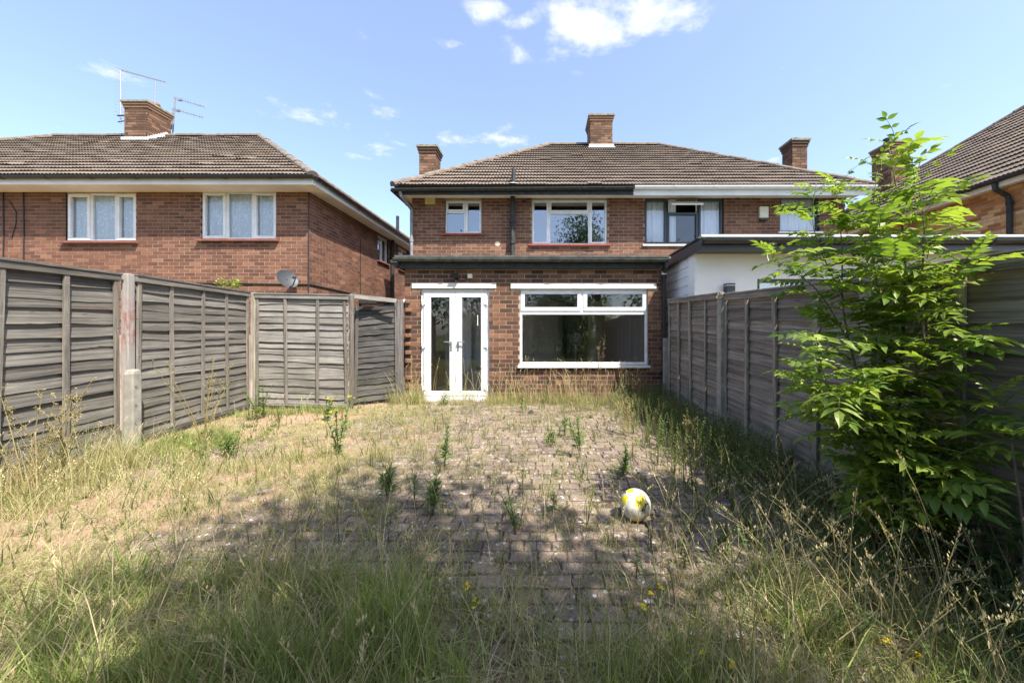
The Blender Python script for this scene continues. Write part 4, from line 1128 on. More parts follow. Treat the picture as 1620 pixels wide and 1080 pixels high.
# cables
zc_ = zpx(450, YL)
MB().tube([(-8.5, YL - .012, zc_ + .06), (-7, YL - .012, zc_ + .02), (XL1 - .02, YL - .012, zc_), (XL1 + .012, YL - .01, zc_), (XL1 + .012, 9.5, zc_ - .02), (XL1 + .012, 11.5, zc_ - .02)], .014, 6).build('cable', M_BLACK, lh)
MB().tube([(XL1 - .012, YL - .012, 4.16), (XL1 - .012, YL - .012, zc_ - 1.0)], .010, 6).build('cable', M_BLACK, lh)
MB().tube([(XL1 + .012, 9.7, 3.7), (XL1 + .012, 9.7, 2.25)], .008, 6).build('cable', M_BLACK, lh)
for px_ in (6, 38):
    xx = (px_ - PX) / F * YL
    MB().tube([(xx, YL - .012, 4.16), (xx + .01, YL - .012, 3.3), (xx, YL - .012, 1.9)], .011, 6).build('cable', M_BLACK, lh)
xx = (24 - PX) / F * YL
MB().tube([(xx - .12, YL - .01, 4.0), (xx + .03, YL - .01, 3.75), (xx + .03, YL - .01, 3.5), (xx - .06, YL - .01, 3.2)], .007, 6).build('cable', M_BLACK, lh)

# satellite dish
q = at(455, 441, YL - .28)
t = thing('satellite_dish', 'grey satellite dish on the red brick wall above the fence', 'satellite dish', (q.x, YL, q.z))
Md = Matrix.Translation(q) @ Matrix.Rotation(R(64), 4, 'Z') @ Matrix.Rotation(R(66), 4, 'X')
prof = [(0.001, -.045)] + [(.20 * k / 7, -.045 + .045 * (k / 7) ** 2) for k in range(1, 8)] + [(.205, .004), (.20, -.004), (.10, -.045), (.001, -.055)]
MB(Md).lathe(prof, (0, 0, 0), 28).build('reflector', M_DISH, t, smooth=True)
arm_end = Md @ Vector((0, -.10, .26))
MB().tube([Md @ Vector((0, -.19, -.02)), Md @ Vector((0, -.2, .12)), arm_end], .011, 6).build('arm', M_BLACK, t)
MB().tube([arm_end, arm_end + (Md @ Vector((0, 0, 0)) - arm_end).normalized() * .09], .024, 10).build('receiver', M_DISH, t)
MB().tube([Md @ Vector((0, 0, -.05)), Vector((q.x - .05, YL - .03, q.z - .05)), Vector((q.x - .05, YL - .001, q.z - .05))], .017, 8).build('wall_bracket', M_BLACK, t)

# aerials on the left chimney
YA = 10.85
def P_(px, py, Y=YA): return at(px, py, Y)
t = thing('television_aerial', 'tall bent aerial with a long boom above the big left chimney', 'aerial', P_(191, 193))
MB().tube([P_(245, 166), P_(246, 131)], .018, 8).build('mast', M_METAL, t)
b = MB().tube([P_(191, 111), P_(261, 130)], .016, 6)
for k in range(15):
    f = k / 14; c = P_(191, 111).lerp(P_(261, 130), f); b.tube([c - Vector((0, .12 - .05 * f, 0)), c + Vector((0, .12 - .05 * f, 0))], .004, 4)
b.build('boom', M_METAL, t)
b = MB().tube([P_(191, 111), P_(191, 196)], .016, 6)
for k in range(14):
    f = k / 13; c = P_(191, 111).lerp(P_(191, 186), f); b.tube([c - Vector((.03, .14, 0)), c + Vector((.03, .14, 0))], .004, 4)
b.build('boom', M_METAL, t)
MB().tube([P_(186, 183, 10.8), P_(199, 183, 10.8)], .02, 6).tube([P_(187, 193, 10.8), P_(200, 191, 10.8)], .015, 6).build('bracket', M_BLACK, t)
t = thing('television_aerial', 'twin-boom rooftop aerial on the pole behind the left chimney', 'aerial', P_(274, 218, 11.3))
YA2 = 11.4
MB().tube([P_(273, 218, YA2), P_(277, 154, YA2)], .018, 8).tube([P_(271, 205, YA2), P_(274, 172, YA2)], .014, 8).build('mast', M_GREYPIPE, t)
for a, b_ in (((275, 155), (323, 169)), ((272, 172), (321, 186))):
    b = MB().tube([P_(*a, YA2), P_(*b_, YA2)], .010, 6)
    for k in range(11):
        f = .12 + .86 * k / 10; c = P_(*a, YA2).lerp(P_(*b_, YA2), f); h = .085 - .03 * f
        b.tube([c - Vector((.012, 0, -h)), c + Vector((.012, 0, -h))], .006, 4)
    c = P_(*a, YA2).lerp(P_(*b_, YA2), .2); b.box(c.x - .05, c.x + .05, YA2 - .03, YA2 + .03, c.z - .03, c.z + .03)
    b.build('boom', M_GREYPIPE, t)

# ================================================================== right house
rh = thing('brick_house', 'yellow brick house on the far right with a steep brown roof', 'house', (13, 9.6, 0))
wall(rh, (9.5, 13.9, 2.0), -math.pi / 2, 8.6, 2.24, [], 'yel', M_MORTAR, single=300, vis=lambda px, py, w: px > 1440 and py < 382)
MB().box(9.51, 9.72, 5.3, 13.9, 0, 1.997).build('lower_wall', M_MORTAR_D, rh)
MB().box(9.73, 18, 13.7, 13.9, 0, 4.24).build('back_wall', M_MORTAR_D, rh)
MB().box(9.73, 18, 5.3, 5.5, 0, 4.24).build('garden_wall', M_MORTAR_D, rh)
MB().box(9.22, 9.498, 5.0, 14.2, 4.20, 4.215).build('soffit', M_CREAM, rh)
MB().box(9.20, 9.218, 5.0, 14.2, 4.15, 4.29).build('fascia', M_CREAM, rh)
gutter(rh, (9.15, 14.2, 4.33), (9.15, 5.0, 4.31), .075, M_BLACK_OLD)
hip_roof(rh, 9.17, 19.5, 5.0, 14.25, 4.30, 13.79, 15.0, 9.62, 7.72, 'L', 300)
pipe(rh, [(9.16, 7.32, 4.24), (9.18, 7.32, 4.12), (9.40, 7.30, 3.98), (9.44, 7.30, 3.85), (9.44, 7.30, 2.0)], .045, M_BLACK_OLD, 'downpipe', [(9.44, 7.3, 3.83), (9.44, 7.3, 3.0)])
chimney(rh, 11.2, 11.8, 11.6, 12.3, 5.2, 7.3, [(11.35, 11.9, .10, .22, M_BLACK_OLD)])

# ================================================================== fences
SLATS = {}
def slat_mesh(mat, var, h=0.165):
    key = (mat.name, var)
    if key in SLATS: return SLATS[key]
    rr = random.Random(var * 31 + len(mat.name)); n = 15
    f1, f2, a1, a2 = rr.uniform(2, 5), rr.uniform(7, 13), rr.uniform(0, 6), rr.uniform(0, 6)
    amp = rr.uniform(.003, .009)
    v, f = [], []
    for i in range(n + 1):
        x = i / n
        e = amp * math.sin(f1 * x * 3 + a1) + amp * .6 * math.sin(f2 * x * 2 + a2) + rr.uniform(-.0025, .0025)
        b = amp * .8 * math.sin(f1 * x * 2.2 + a2)
        v += [(x, b, e), (x, b * .4 + .004, h), (x, b + .014, e + .004)]
    for i in range(n):
        k = 3 * i
        f += [(k, k + 3, k + 4, k + 1), (k + 2, k + 5, k + 3, k)]
    SLATS[key] = MB().add(v, f).mesh('slat', mat)
    return SLATS[key]
def fence_panel(label, A, B, zb, t0, t1, slat_mat, bat_mat, n=14, battens=3, bat_w=.042, group=None, rail=True, name='garden_fence', cat='fence', wob=1.0, missing=()):
    A, B = Vector((*A, 0)), Vector((*B, 0)); d = B - A; L_ = d.length; ang = math.atan2(d.y, d.x)
    M = frame_m(A, ang)
    t = thing(name, label, cat, A, group)
    H0 = t0 - zb; sl = math.atan2(t1 - t0, L_)
    pitch = (H0 - .06) / n
    for k in range(n):
        if k in missing: continue
        v = zb + .01 + k * pitch
        o = mobj('slat', slat_mesh(slat_mat, random.randrange(9)), t, M @ Vector((.012, .012 + random.uniform(-.003, .003), v)), (R(-7.0) + random.gauss(0, .018) * wob, -sl + random.gauss(0, .004) * wob, ang))
        o.scale = (L_ - .024, 1, (pitch + .035) / .165)
    us = [0.005 + bat_w / 2, L_ - .005 - bat_w / 2] + [L_ * (k + 1) / (battens + 1) for k in range(battens)]
    for u in us:
        zt = t0 + (t1 - t0) * u / L_
        o = MB().box(-bat_w / 2, bat_w / 2, 0, .022, 0, zt - zb - (.03 if rail else 0)).build('batten', bat_mat, t, bevel=.003)
        w = M @ Vector((u, -.012, zb)); o.location = w - ORG[t]; o.rotation_euler = (random.gauss(0, .004), random.gauss(0, .006) * wob, ang)
    if rail:
        for zz, hh, nm in ((0, .06, 'top_rail'), (None, .05, 'bottom_rail')):
            o = MB().box(0, L_, 0, .03, 0, hh).build(nm, slat_mat, t, bevel=.004)
            w = M @ Vector((0, -.021, (t0 - hh) if zz == 0 else zb - .005)); o.location = w - ORG[t]; o.rotation_euler = (0, -sl, ang)
        o = MB().box(-.005, L_ + .005, 0, .055, 0, .022).build('capping', slat_mat, t, bevel=.004)
        w = M @ Vector((0, -.03, t0 + .001)); o.location = w - ORG[t]; o.rotation_euler = (0, -sl, ang)
    return t
def fxy(Y): return (-3.903 - .1327 * Y, Y)
GL = 'silvery lap panels of the left fence'
fence_panel('weathered grey lap fence panel left of the red-stained post', fxy(1.86), fxy(3.74), .02, 1.78, 1.825, WOOD_GREY, WOOD_GREY_Z, 15, 3, group=GL, wob=1.8)
fence_panel('weathered grey lap fence panel between the red-stained post and the corner', fxy(3.90), fxy(5.70), .06, 1.84, 1.845, WOOD_GREY, WOOD_GREY_Z, 16, 3, group=GL, wob=1.8)
fence_panel('grey lap fence panel beside the camera at the left edge', fxy(-.12), fxy(1.78), .0, 1.76, 1.78, WOOD_GREY, WOOD_GREY_Z, 14, 3, group=GL)
fence_panel('pale silver lap fence panel facing the patio beside the gate', ((404 - PX) / F * 5.75, 5.75), ((553 - PX) / F * 5.75, 5.72), .07, 1.83, 1.80, WOOD_PALE, WOOD_GREY_Z, 17, 2, wob=2.5)
def post(name, label, x, y, w, d, z1, mat, ang=0, cat='post', bevel=.008, group=None, pt=0.0):
    b = MB()
    v = [(-w / 2, -d / 2, -.3), (w / 2, -d / 2, -.3), (w / 2, d / 2, -.3), (-w / 2, d / 2, -.3), (-w / 2, -d / 2, z1), (w / 2, -d / 2, z1), (w / 2, d / 2, z1 + pt), (-w / 2, d / 2, z1 + pt)]
    b.add(v, [(3, 2, 1, 0), (4, 5, 6, 7), (0, 1, 5, 4), (1, 2, 6, 5), (2, 3, 7, 6), (3, 0, 4, 7)])
    o = b.build(name, mat, None, bevel=bevel)
    o.location = (x, y, 0); o.rotation_euler = (random.gauss(0, .004), random.gauss(0, .004), ang); ORG[o] = Vector((x, y, 0))
    return tag(o, label, cat, group)
px_, py_ = fxy(3.82)
post('fence_post', 'grey timber fence post smeared with red paint', px_ + .01, py_, .07, .075, 1.85, M_POST_RED, R(7))
cs_ = thing('concrete_spur', 'short concrete spur bolted to the red-stained post', 'post', (px_ + .11, py_ - .05, 0))
o = MB().add([(-.046, -.05, -.3), (.046, -.05, -.3), (.046, .05, -.3), (-.046, .05, -.3), (-.046, -.05, .80), (.046, -.05, .80), (.046, .05, .80), (-.046, .05, .80), (-.035, -.035, .845), (.04, -.03, .84), (.04, .04, .845), (-.035, .04, .85)],
             [(3, 2, 1, 0), (0, 1, 5, 4), (1, 2, 6, 5), (2, 3, 7, 6), (3, 0, 4, 7), (4, 5, 9, 8), (5, 6, 10, 9), (6, 7, 11, 10), (7, 4, 8, 11), (8, 9, 10, 11)]).build('shaft', M_CONC, cs_, bevel=.012)
o.location = (0, 0, 0); o.rotation_euler = (0, 0, R(7))
for z in (.28, .47, .66):
    o = MB().lathe([(.011, -.058), (.011, .004)], (0, 0, 0), 10).build('bolt_hole', M_BLACK, cs_)
    o.rotation_euler = (0, R(90), R(7)); o.location = (.047, -.012, z)
px_, py_ = fxy(5.77)
post('fence_post', 'slim timber corner post where the side fence meets the pale panel', px_ + .03, py_ - .01, .07, .07, 1.86, WOOD_BROWN_Z, R(4))
post('fence_post', 'timber post beside the camera on the left fence', *fxy(1.82), .085, .085, 1.80, WOOD_GREY_Z, R(7))
# gate
GYY = 6.15
ga = at(564, 637, GYY); gb = at(630, 637, GYY)
gt = fence_panel('dark weathered slatted gate hanging beside the brick extension', (ga.x, GYY - .10), (gb.x, GYY + .04), .03, 1.66, 1.73, WOOD_DARK, WOOD_DARK_Z, 17, 0, .05, rail=False, name='garden_gate', cat='gate', wob=2.5)
MB().box(ga.x + .02, gb.x - .02, GYY - .09, GYY - .06, 1.60, 1.66).build('gate_rail', WOOD_DARK, gt)
post('gate_post', 'dark timber gate post tight against the extension', (634 - PX) / F * 6.22, 6.22, .075, .09, 1.78, WOOD_DARK_Z)
post('gate_post', 'narrow grey gate post at the end of the pale panel', (556 - PX) / F * 5.80, 5.80, .05, .06, 1.83, WOOD_GREY_Z)
gbm = MB().box(0, 1, -.025, .025, -.035, .035).build('gate_beam', WOOD_PALE, None, bevel=.005)
a, b = at(553, 468, 5.82), at(627, 476, 6.2)
d = b - a; gbm.location = a; gbm.scale = (d.length, 1, 1); gbm.rotation_euler = (0, -math.asin(d.z / d.length), math.atan2(d.y, d.x)); ORG[gbm] = a
tag(gbm, 'pale timber beam spanning above the dark gate', 'beam')
# right fence (runs from the house towards the camera)
XR = 2.13
GR = 'brown lap panels of the right fence'
fence_panel('brown lap fence panel nearest the house on the right side', (XR, 6.14), (XR, 4.30), .02, 1.765, 1.69, WOOD_BROWN, WOOD_BROWN_Z, 15, 3, .04, GR)
fence_panel('brown lap fence panel after the tall concrete post on the right side', (XR, 4.255), (XR, 2.35), .02, 1.665, 1.585, WOOD_BROWN, WOOD_BROWN_Z, 14, 3, .045, GR)
fence_panel('brown lap fence panel behind the leafy sapling', (XR, 2.32), (XR, .42), .0, 1.60, 1.56, WOOD_BROWN, WOOD_BROWN_Z, 12, 3, .045, GR)
fence_panel('brown lap fence panel behind the camera on the right', (XR, .34), (XR, -1.5), .0, 1.56, 1.56, WOOD_BROWN, WOOD_BROWN_Z, 12, 3, .045, GR)
post('concrete_post', 'tall grey concrete post between the two right fence panels', XR - .012, 4.275, .09, .10, 1.69, M_CONC)
post('concrete_post', 'concrete post hidden behind the sapling on the right fence', XR - .005, 2.335, .09, .09, 1.62, M_CONC)
post('concrete_post', 'short concrete stub post below the black downpipe', XR - .03, 6.22, .075, .07, 1.12, M_CONC)
post('fence_post', 'timber post behind the camera on the right fence', XR, .395, .08, .08, 1.58, WOOD_BROWN_Z)
# frayed rope on top of the concrete post
rp = [Vector((XR - .012 + .06 * math.cos(a), 4.275 + .065 * math.sin(a), 1.64 + .008 * math.sin(3 * a))) for a in np.linspace(0, 6.6, 26)]
b = MB().tube(rp, .009, 6)
for k in range(9):
    a = random.uniform(0, 6.28); c = Vector((XR - .012 + .06 * math.cos(a), 4.275 + .065 * math.sin(a), 1.645))
    b.tube([c, c + Vector((random.uniform(-.05, .05), random.uniform(-.05, .05), random.uniform(-.02, .06)))], .003, 4)
tag(b.build('rope', simple('old_rope', (.45, .34, .2), .9, .2, 40)), 'frayed rope tied round the top of the tall concrete post', 'rope')

# ================================================================== football
q = on_ground(1006, 822); BR = .1
bc = Vector((.612, 2.40, BR - .006))
nseg, nr = 48, 28
bm_ = MB(); v, f, mi = [], [], []
for i in range(nr + 1):
    th = math.pi * i / nr
    for k in range(nseg):
        a = 2 * math.pi * k / nseg
        v.append(Vector((math.sin(th) * math.cos(a), math.sin(th) * math.sin(a), math.cos(th))))
view = (Vector((0, 0, CAMZ)) - bc).normalized(); rx_ = Vector((0, 0, 1)).cross(view).normalized(); uy_ = view.cross(rx_)
def bdir(x, y):                      # direction on the ball as seen in the photograph
    return (rx_ * x + uy_ * y + view * math.sqrt(max(0, 1 - x * x - y * y))).normalized()
yel = [(bdir(.30, .20), .36), (bdir(.42, .42), .2), (bdir(-.72, .22), .30), (bdir(-.35, .82), .26), (bdir(.1, -.95), .3), (-bdir(.4, .3), .4), (-bdir(-.6, -.2), .35), (bdir(.22, .0), .16)]
blk = [(bdir(.55, -.05), .13), (bdir(.45, -.26), .14), (bdir(.72, .12), .11), (bdir(-.92, .2), .14), (bdir(-.66, .66), .12), (-bdir(.1, .4), .2)]
for i in range(nr):
    for k in range(nseg):
        k2 = (k + 1) % nseg
        f.append((i * nseg + k, (i + 1) * nseg + k, (i + 1) * nseg + k2, i * nseg + k2))
        c = (v[i * nseg + k] + v[(i + 1) * nseg + k2]).normalized()
        m_ = 0
        if any(c.angle(d_) < r_ for d_, r_ in blk): m_ = 2
        if any(c.angle(d_) < r_ for d_, r_ in yel): m_ = 1
        mi.append(m_)
me = bpy.data.meshes.new('football')
me.from_pydata([tuple(p * BR) for p in v], [], f)
for m_ in (simple('ball_white', (.56, .54, .45), .55, .32, 11), simple('ball_yellow', (.78, .62, .015), .4, .08, 20), simple('ball_black', (.03, .03, .03), .45, .2, 20)): me.materials.append(m_)
me.polygons.foreach_set('material_index', mi); me.polygons.foreach_set('use_smooth', [True] * len(f)); me.update()
tag(mobj('football', me, None, bc), 'scuffed white football with yellow and black patches on the paving', 'football')

# ================================================================== vegetation
class Veg:
    def __init__(s): s.V, s.Q, s.T, s.C, s.n = [], [], [], [], 0
    def add(s, V, C, Q=None, T=None):
        if Q is not None: s.Q.append(np.asarray(Q) + s.n)
        if T is not None: s.T.append(np.asarray(T) + s.n)
        s.V.append(V); s.C.append(C); s.n += len(V)
    def mesh(s, name, mat):
        P = []
        if s.Q: P.append(np.concatenate(s.Q))
        if s.T: P.append(np.concatenate(s.T))
        return mesh_arrays(name, np.concatenate(s.V), P, mat, False, np.concatenate(s.C))
    def build(s, name, mat, parent=None): return mobj(name, s.mesh(name, mat), parent)
G1, G2, G3 = np.array((.125, .20, .035)), np.array((.18, .25, .05)), np.array((.29, .33, .09))
S1_, S2_, S3_ = np.array((.33, .26, .125)), np.array((.47, .38, .20)), np.array((.54, .455, .27))
def pick_cols(n, greens, frac_straw, rng=RNG):
    g = rng.random((n, 1)); base = G1 * (1 - g) + G3 * g if greens else G1
    s = rng.random((n, 1)); st = S1_ * (1 - s) + S3_ * s
    m = (rng.random((n, 1)) < frac_straw)
    return np.where(m, st, base)
def blades(veg, pos, h, w, cols, lean, tip=None):
    n = len(pos); az = RNG.random(n) * 2 * np.pi; a2 = RNG.random(n) * np.pi
    ts = np.array([0, .38, .74, 1.0]); wf = np.array([1, .85, .5, 0])
    side = np.stack([np.cos(a2), np.sin(a2), np.zeros(n)], 1)
    dr = np.stack([np.cos(az), np.sin(az), np.zeros(n)], 1)
    rows = []
    for t, k in zip(ts, wf):
        c = pos + dr * (lean * h * t ** 1.8)[:, None] + np.array([0, 0, 1]) * (h * (t - .30 * lean * t ** 2.2))[:, None]
        if k > 0: rows += [c - side * (w * k / 2)[:, None], c + side * (w * k / 2)[:, None]]
        else: rows += [c]
    V = np.stack(rows, 1).reshape(-1, 3)
    if tip is None: tip = cols * .75 + S2_ * .25
    C = np.stack([cols * .85, cols * .85, cols, cols, cols * .6 + tip * .4, cols * .6 + tip * .4, tip], 1).reshape(-1, 3)
    b = np.arange(n)[:, None] * 7
    Q = np.concatenate([b + np.array([[0, 1, 3, 2]]), b + np.array([[2, 3, 5, 4]])])
    veg.add(V, C, Q, b + np.array([[4, 5, 6]]))
def gz3(x, y, dz=-.005): return np.stack([x, y, ground_z(x, y) + dz], 1)
def tufts(veg, cx, cy, per, rad, hmin, hmax, wmin, wmax, straw, lean=(.1, .7), hscale=None):
    cx, cy = np.asarray(cx), np.asarray(cy)
    n = len(cx) * per
    X = np.repeat(cx, per) + RNG.normal(0, rad, n); Y = np.repeat(cy, per) + RNG.normal(0, rad, n)
    hs = np.repeat(RNG.uniform(.6, 1.1, len(cx)), per) if hscale is None else np.repeat(hscale, per)
    h = RNG.uniform(hmin, hmax, n) * hs
    fs = np.repeat(np.clip(RNG.normal(straw, .22, len(cx)), 0, 1), per)
    g = RNG.random((n, 1)); base = G1 * (1 - g) + G3 * g
    s = RNG.random((n, 1)); st = S1_ * (1 - s) + S3_ * s
    tint = np.repeat(RNG.uniform(.75, 1.25, (len(cx), 1)), per, 0)
    cols = np.where(RNG.random((n, 1)) < fs[:, None], st, base * tint)
    ok = (Y < 6.36) & (X < 2.1) & (X > -4.62) & ((X - .612) ** 2 + (Y - 2.4) ** 2 > .0121)
    blades(veg, gz3(X, Y)[ok], h[ok], RNG.uniform(wmin, wmax, n)[ok], cols[ok], RNG.uniform(*lean, n)[ok])
def stalks(veg, X, Y, h, head='spike', lean=(.05, .4), col=None, th=.002):
    n = len(X); base = gz3(np.asarray(X), np.asarray(Y)); az = RNG.random(n) * 2 * np.pi; ln = RNG.uniform(*lean, n)
    if col is None:
        s = RNG.random((n, 1)); col = S1_ * (1 - s) + S3_ * s
        g = RNG.random((n, 1)) < .3; col = np.where(g, col * .5 + G3 * .5, col)
    dr = np.stack([np.cos(az), np.sin(az), np.zeros(n)], 1)
    def at_(t): return base + dr * (ln * h * t ** 2)[:, None] + np.array([0, 0, 1]) * (h * (t - .22 * ln * t ** 2.5))[:, None]
    rows = []; ts = [0, .3, .55, .78, 1]
    for t in ts:
        c = at_(t); r = th * (1.15 - .6 * t)
        for k in range(3):
            a = 2 * np.pi * k / 3
            rows.append(c + np.array([np.cos(a) * r, np.sin(a) * r, 0]))
    V = np.stack(rows, 1).reshape(-1, 3); m = 15
    b = np.arange(n)[:, None] * m; Q = []
    for i in range(4):
        for k in range(3):
            k2 = (k + 1) % 3; Q.append(b + np.array([[i * 3 + k, i * 3 + k2, i * 3 + 3 + k2, i * 3 + 3 + k]]))
    veg.add(V, np.repeat(col, m, 0), np.concatenate(Q))
    # seed heads
    K = 18 if head == 'spike' else 26
    hl = RNG.uniform(.06, .13, n) if head == 'spike' else RNG.uniform(.10, .20, n)
    hc = S3_ * RNG.uniform(.75, 1.15, (n, 1)) * np.array([1, .97, .92])
    for k in range(K):
        f = (k + .5) / K; t = 1 - (hl / h) * f
        c = np.stack([np.interp(0, [0], [0])] * 1) if False else base + dr * (ln * h * t ** 2)[:, None] + np.array([0, 0, 1]) * (h * (t - .22 * ln * t ** 2.5))[:, None]
        a = RNG.random(n) * 2 * np.pi
        sp = (.004 if head == 'spike' else .028 * (f ** .8)) * RNG.uniform(.5, 1.3, n)
        o_ = np.stack([np.cos(a), np.sin(a), np.full(n, .4)], 1) * sp[:, None]
        l = RNG.uniform(.010, .018, n) * (1 if head == 'spike' else .8); w = l * .36
        upv = np.stack([np.cos(a) * .45, np.sin(a) * .45, np.full(n, .9)], 1)
        sd = np.stack([-np.sin(a), np.cos(a), np.zeros(n)], 1)
        p0 = c + o_; V = np.stack([p0, p0 + upv * (l * .5)[:, None] + sd * (w / 2)[:, None], p0 + upv * l[:, None], p0 + upv * (l * .5)[:, None] - sd * (w / 2)[:, None]], 1).reshape(-1, 3)
        veg.add(V, np.repeat(hc * RNG.uniform(.8, 1.15, (n, 1)), 4, 0), np.arange(n)[:, None] * 4 + np.array([[0, 1, 2, 3]]))
def leaf_quads(veg, P, D, L_, W, C, up=(0, 0, 1), fold=.25, droop=.2):
    """small folded leaves: 6 verts each. P base (n,3), D direction (n,3)"""
    n = len(P); D = D / np.linalg.norm(D, axis=1, keepdims=True)
    U = np.asarray(up, float) * np.ones((n, 1)) + RNG.normal(0, .35, (n, 3))
    S = np.cross(D, U); S /= np.linalg.norm(S, axis=1, keepdims=True) + 1e-9
    N_ = np.cross(S, D)
    L_, W = np.asarray(L_)[:, None], np.asarray(W)[:, None]
    p0 = P; p3 = P + D * L_ - np.array([0, 0, 1]) * L_ * droop
    m = P + D * L_ * .42 - N_ * W * fold * .5
    a = P + D * L_ * .40 + S * W / 2 + N_ * W * fold * .3; b = P + D * L_ * .40 - S * W / 2 + N_ * W * fold * .3
    V = np.stack([p0, a, m, b, p3], 1).reshape(-1, 3)
    k = np.arange(n)[:, None] * 5
    T = np.concatenate([k + np.array([[0, 1, 2]]), k + np.array([[0, 2, 3]]), k + np.array([[1, 4, 2]]), k + np.array([[2, 4, 3]])])
    veg.add(V, np.repeat(C, 5, 0), None, T)
def tube_np(veg, pts, rad, col, n=4):
    b = MB().tube(pts, rad, n, cap=False)
    veg.add(np.array([tuple(p) for p in b.v]), np.tile(np.asarray(col, float), (len(b.v), 1)), np.array(b.f))
def herb(veg, x, y, h, nst, leaf, wl, cols, spread=.25, dens=40, z0=None, stemcol=(.13, .14, .05), droop=.25, top=None, leafless=0.0):
    z = float(ground_z(x, y)) if z0 is None else z0
    for s in range(nst):
        a = random.uniform(0, 6.28); sp = random.uniform(.1, 1) * spread; hh = h * random.uniform(.65, 1.05)
        p0 = Vector((x + random.gauss(0, .015), y + random.gauss(0, .015), z - .01))
        pts = [p0 + Vector((math.cos(a) * sp * hh * t ** 1.5, math.sin(a) * sp * hh * t ** 1.5, hh * t)) for t in (0, .35, .7, 1)]
        tube_np(veg, pts, [.0035, .003, .0022, .001], stemcol, 4)
        k = max(3, int(dens * hh)); tt = np.linspace(.08 + leafless, 1, k) ** .9
        px = np.interp(tt, (0, .35, .7, 1), [p.x for p in pts]); py = np.interp(tt, (0, .35, .7, 1), [p.y for p in pts]); pz = np.interp(tt, (0, .35, .7, 1), [p.z for p in pts])
        an = np.arange(k) * 2.4 + random.uniform(0, 6)
        D = np.stack([np.cos(an), np.sin(an), RNG.uniform(.2, 1.0, k)], 1)
        sz = leaf * RNG.uniform(.6, 1.15, k) * (1.1 - .45 * tt)
        c = np.array(cols[0])[None] + (np.array(cols[1]) - np.array(cols[0]))[None] * RNG.random((k, 1))
        leaf_quads(veg, np.stack([px, py, pz], 1), D, sz, sz * wl, c, droop=droop)
        if top: top(veg, pts[-1])
def U(a, b, n): return RNG.uniform(a, b, n)

# --- foreground grass
v = Veg()
def thin(cx, cy, keep):
    m = RNG.random(len(cx)) < keep(cx, cy); return cx[m], cy[m]
cx, cy = thin(U(-3.2, 2.05, 900), U(.82, 2.05, 900), lambda x, y: np.clip((1.95 - y) / .75, 0, 1) * np.where((x > -.45) & (x < .85) & (y > 1.3), np.where(y > 1.52, .14, .5), 1) * np.where(x < -.4, 1, .75))
tufts(v, cx, cy, 46, .05, .10, .32, .0028, .0068, .42, (.15, .95))
cx, cy = np.array([-.62, -.55, -.70, -.48, -.85, -1.0, -.3, -1.5, -1.25, .25, .42, 1.15, -.75, -.66]), np.array([1.33, 1.42, 1.28, 1.25, 1.2, 1.3, 1.12, 1.15, 1.2, 1.13, 1.18, 1.05, 1.5, 1.38])
tufts(v, cx, cy, 120, .055, .22, .46, .0025, .0055, .12, (.08, .6))
cx, cy = thin(U(-3.4, 2.0, 700), U(.85, 1.75, 700), lambda x, y: np.where((x > -.45) & (x < .9) & (y > 1.4), .3, 1))
tufts(v, cx, cy, 22, .09, .05, .16, .0025, .005, .45, (.3, .95))
cx, cy = thin(U(-3.4, 2.0, 420), U(.9, 1.9, 420), lambda x, y: np.where((x > -.5) & (x < .95) & (y > 1.4), .2, 1))
tufts(v, cx, cy, 20, .08, .10, .26, .002, .005, .95, (1.2, 2.4), hscale=np.full(len(cx), .8))
o = v.build('foreground_grass', M_GRASS); tag(o, 'long green and straw grass growing across the near edge of the garden', 'grass', kind='stuff')
# --- dry grass along the left fence and over the sandy ground
v = Veg()
cx, cy = thin(U(-4.4, -1.0, 800), U(1.7, 3.6, 800), lambda x, y: np.where(hash_noise(x * 1.3, y * 1.3 + 4) > -.12, .8, .12))
tufts(v, cx, cy, 24, .05, .05, .20, .0018, .004, .58, (.2, .9))
cx, cy = U(-4.35, -3.5, 110), U(2.0, 3.55, 110)
tufts(v, cx, cy, 22, .05, .18, .50, .002, .004, .72, (.1, .7))
cx, cy = thin(U(-4.6, -1.3, 900), U(3.4, 5.75, 900), lambda x, y: np.where(hash_noise(x * 1.5 + 2, y * 1.4) > -.1, .8, .15))
tufts(v, cx, cy, 18, .05, .03, .12, .002, .0045, .52, (.3, 1.0))
cx, cy = np.concatenate([U(-4.25, -3.5, 70), U(-4.6, -3.0, 50)]), np.concatenate([U(3.55, 4.3, 70), U(5.2, 5.65, 50)])
tufts(v, cx, cy, 30, .05, .06, .17, .003, .006, .12, (.3, .9))
o = v.build('dry_grass', M_GRASS); tag(o, 'dry straw-coloured grass on the sandy ground beside the left fence', 'grass', kind='stuff')
# --- tufts in the paving
v = Veg()
cx, cy = thin(U(-2.9, 1.95, 2600), U(1.5, 6.2, 2600), lambda x, y: np.where(hash_noise(x * 1.1 + 7, y * 1.2 + 3) > -.1, .8, .3) * np.where(y < 3.6, .8, .8))
cy = np.round(cy / .1) * .1 + .002 + RNG.normal(0, .006, len(cy)) + (PAV_Y0 % .1)
tufts(v, cx, cy, 15, .030, .02, .095, .0016, .0036, .50, (.3, 1.1))
cx, cy = U(-2.6, 1.7, 290), U(1.7, 6.1, 290)
tufts(v, cx, cy, 26, .035, .06, .20, .0018, .0036, .5, (.2, .9))
n = 22000
X = U(-4.0, 2.0, n); Y = np.round(U(1.4, 6.3, n) / .1) * .1 + (PAV_Y0 % .1) + RNG.normal(0, .004, n)
blades(v, gz3(X, Y), U(.015, .06, n), U(.002, .004, n), pick_cols(n, True, .55), U(.2, 1.1, n))
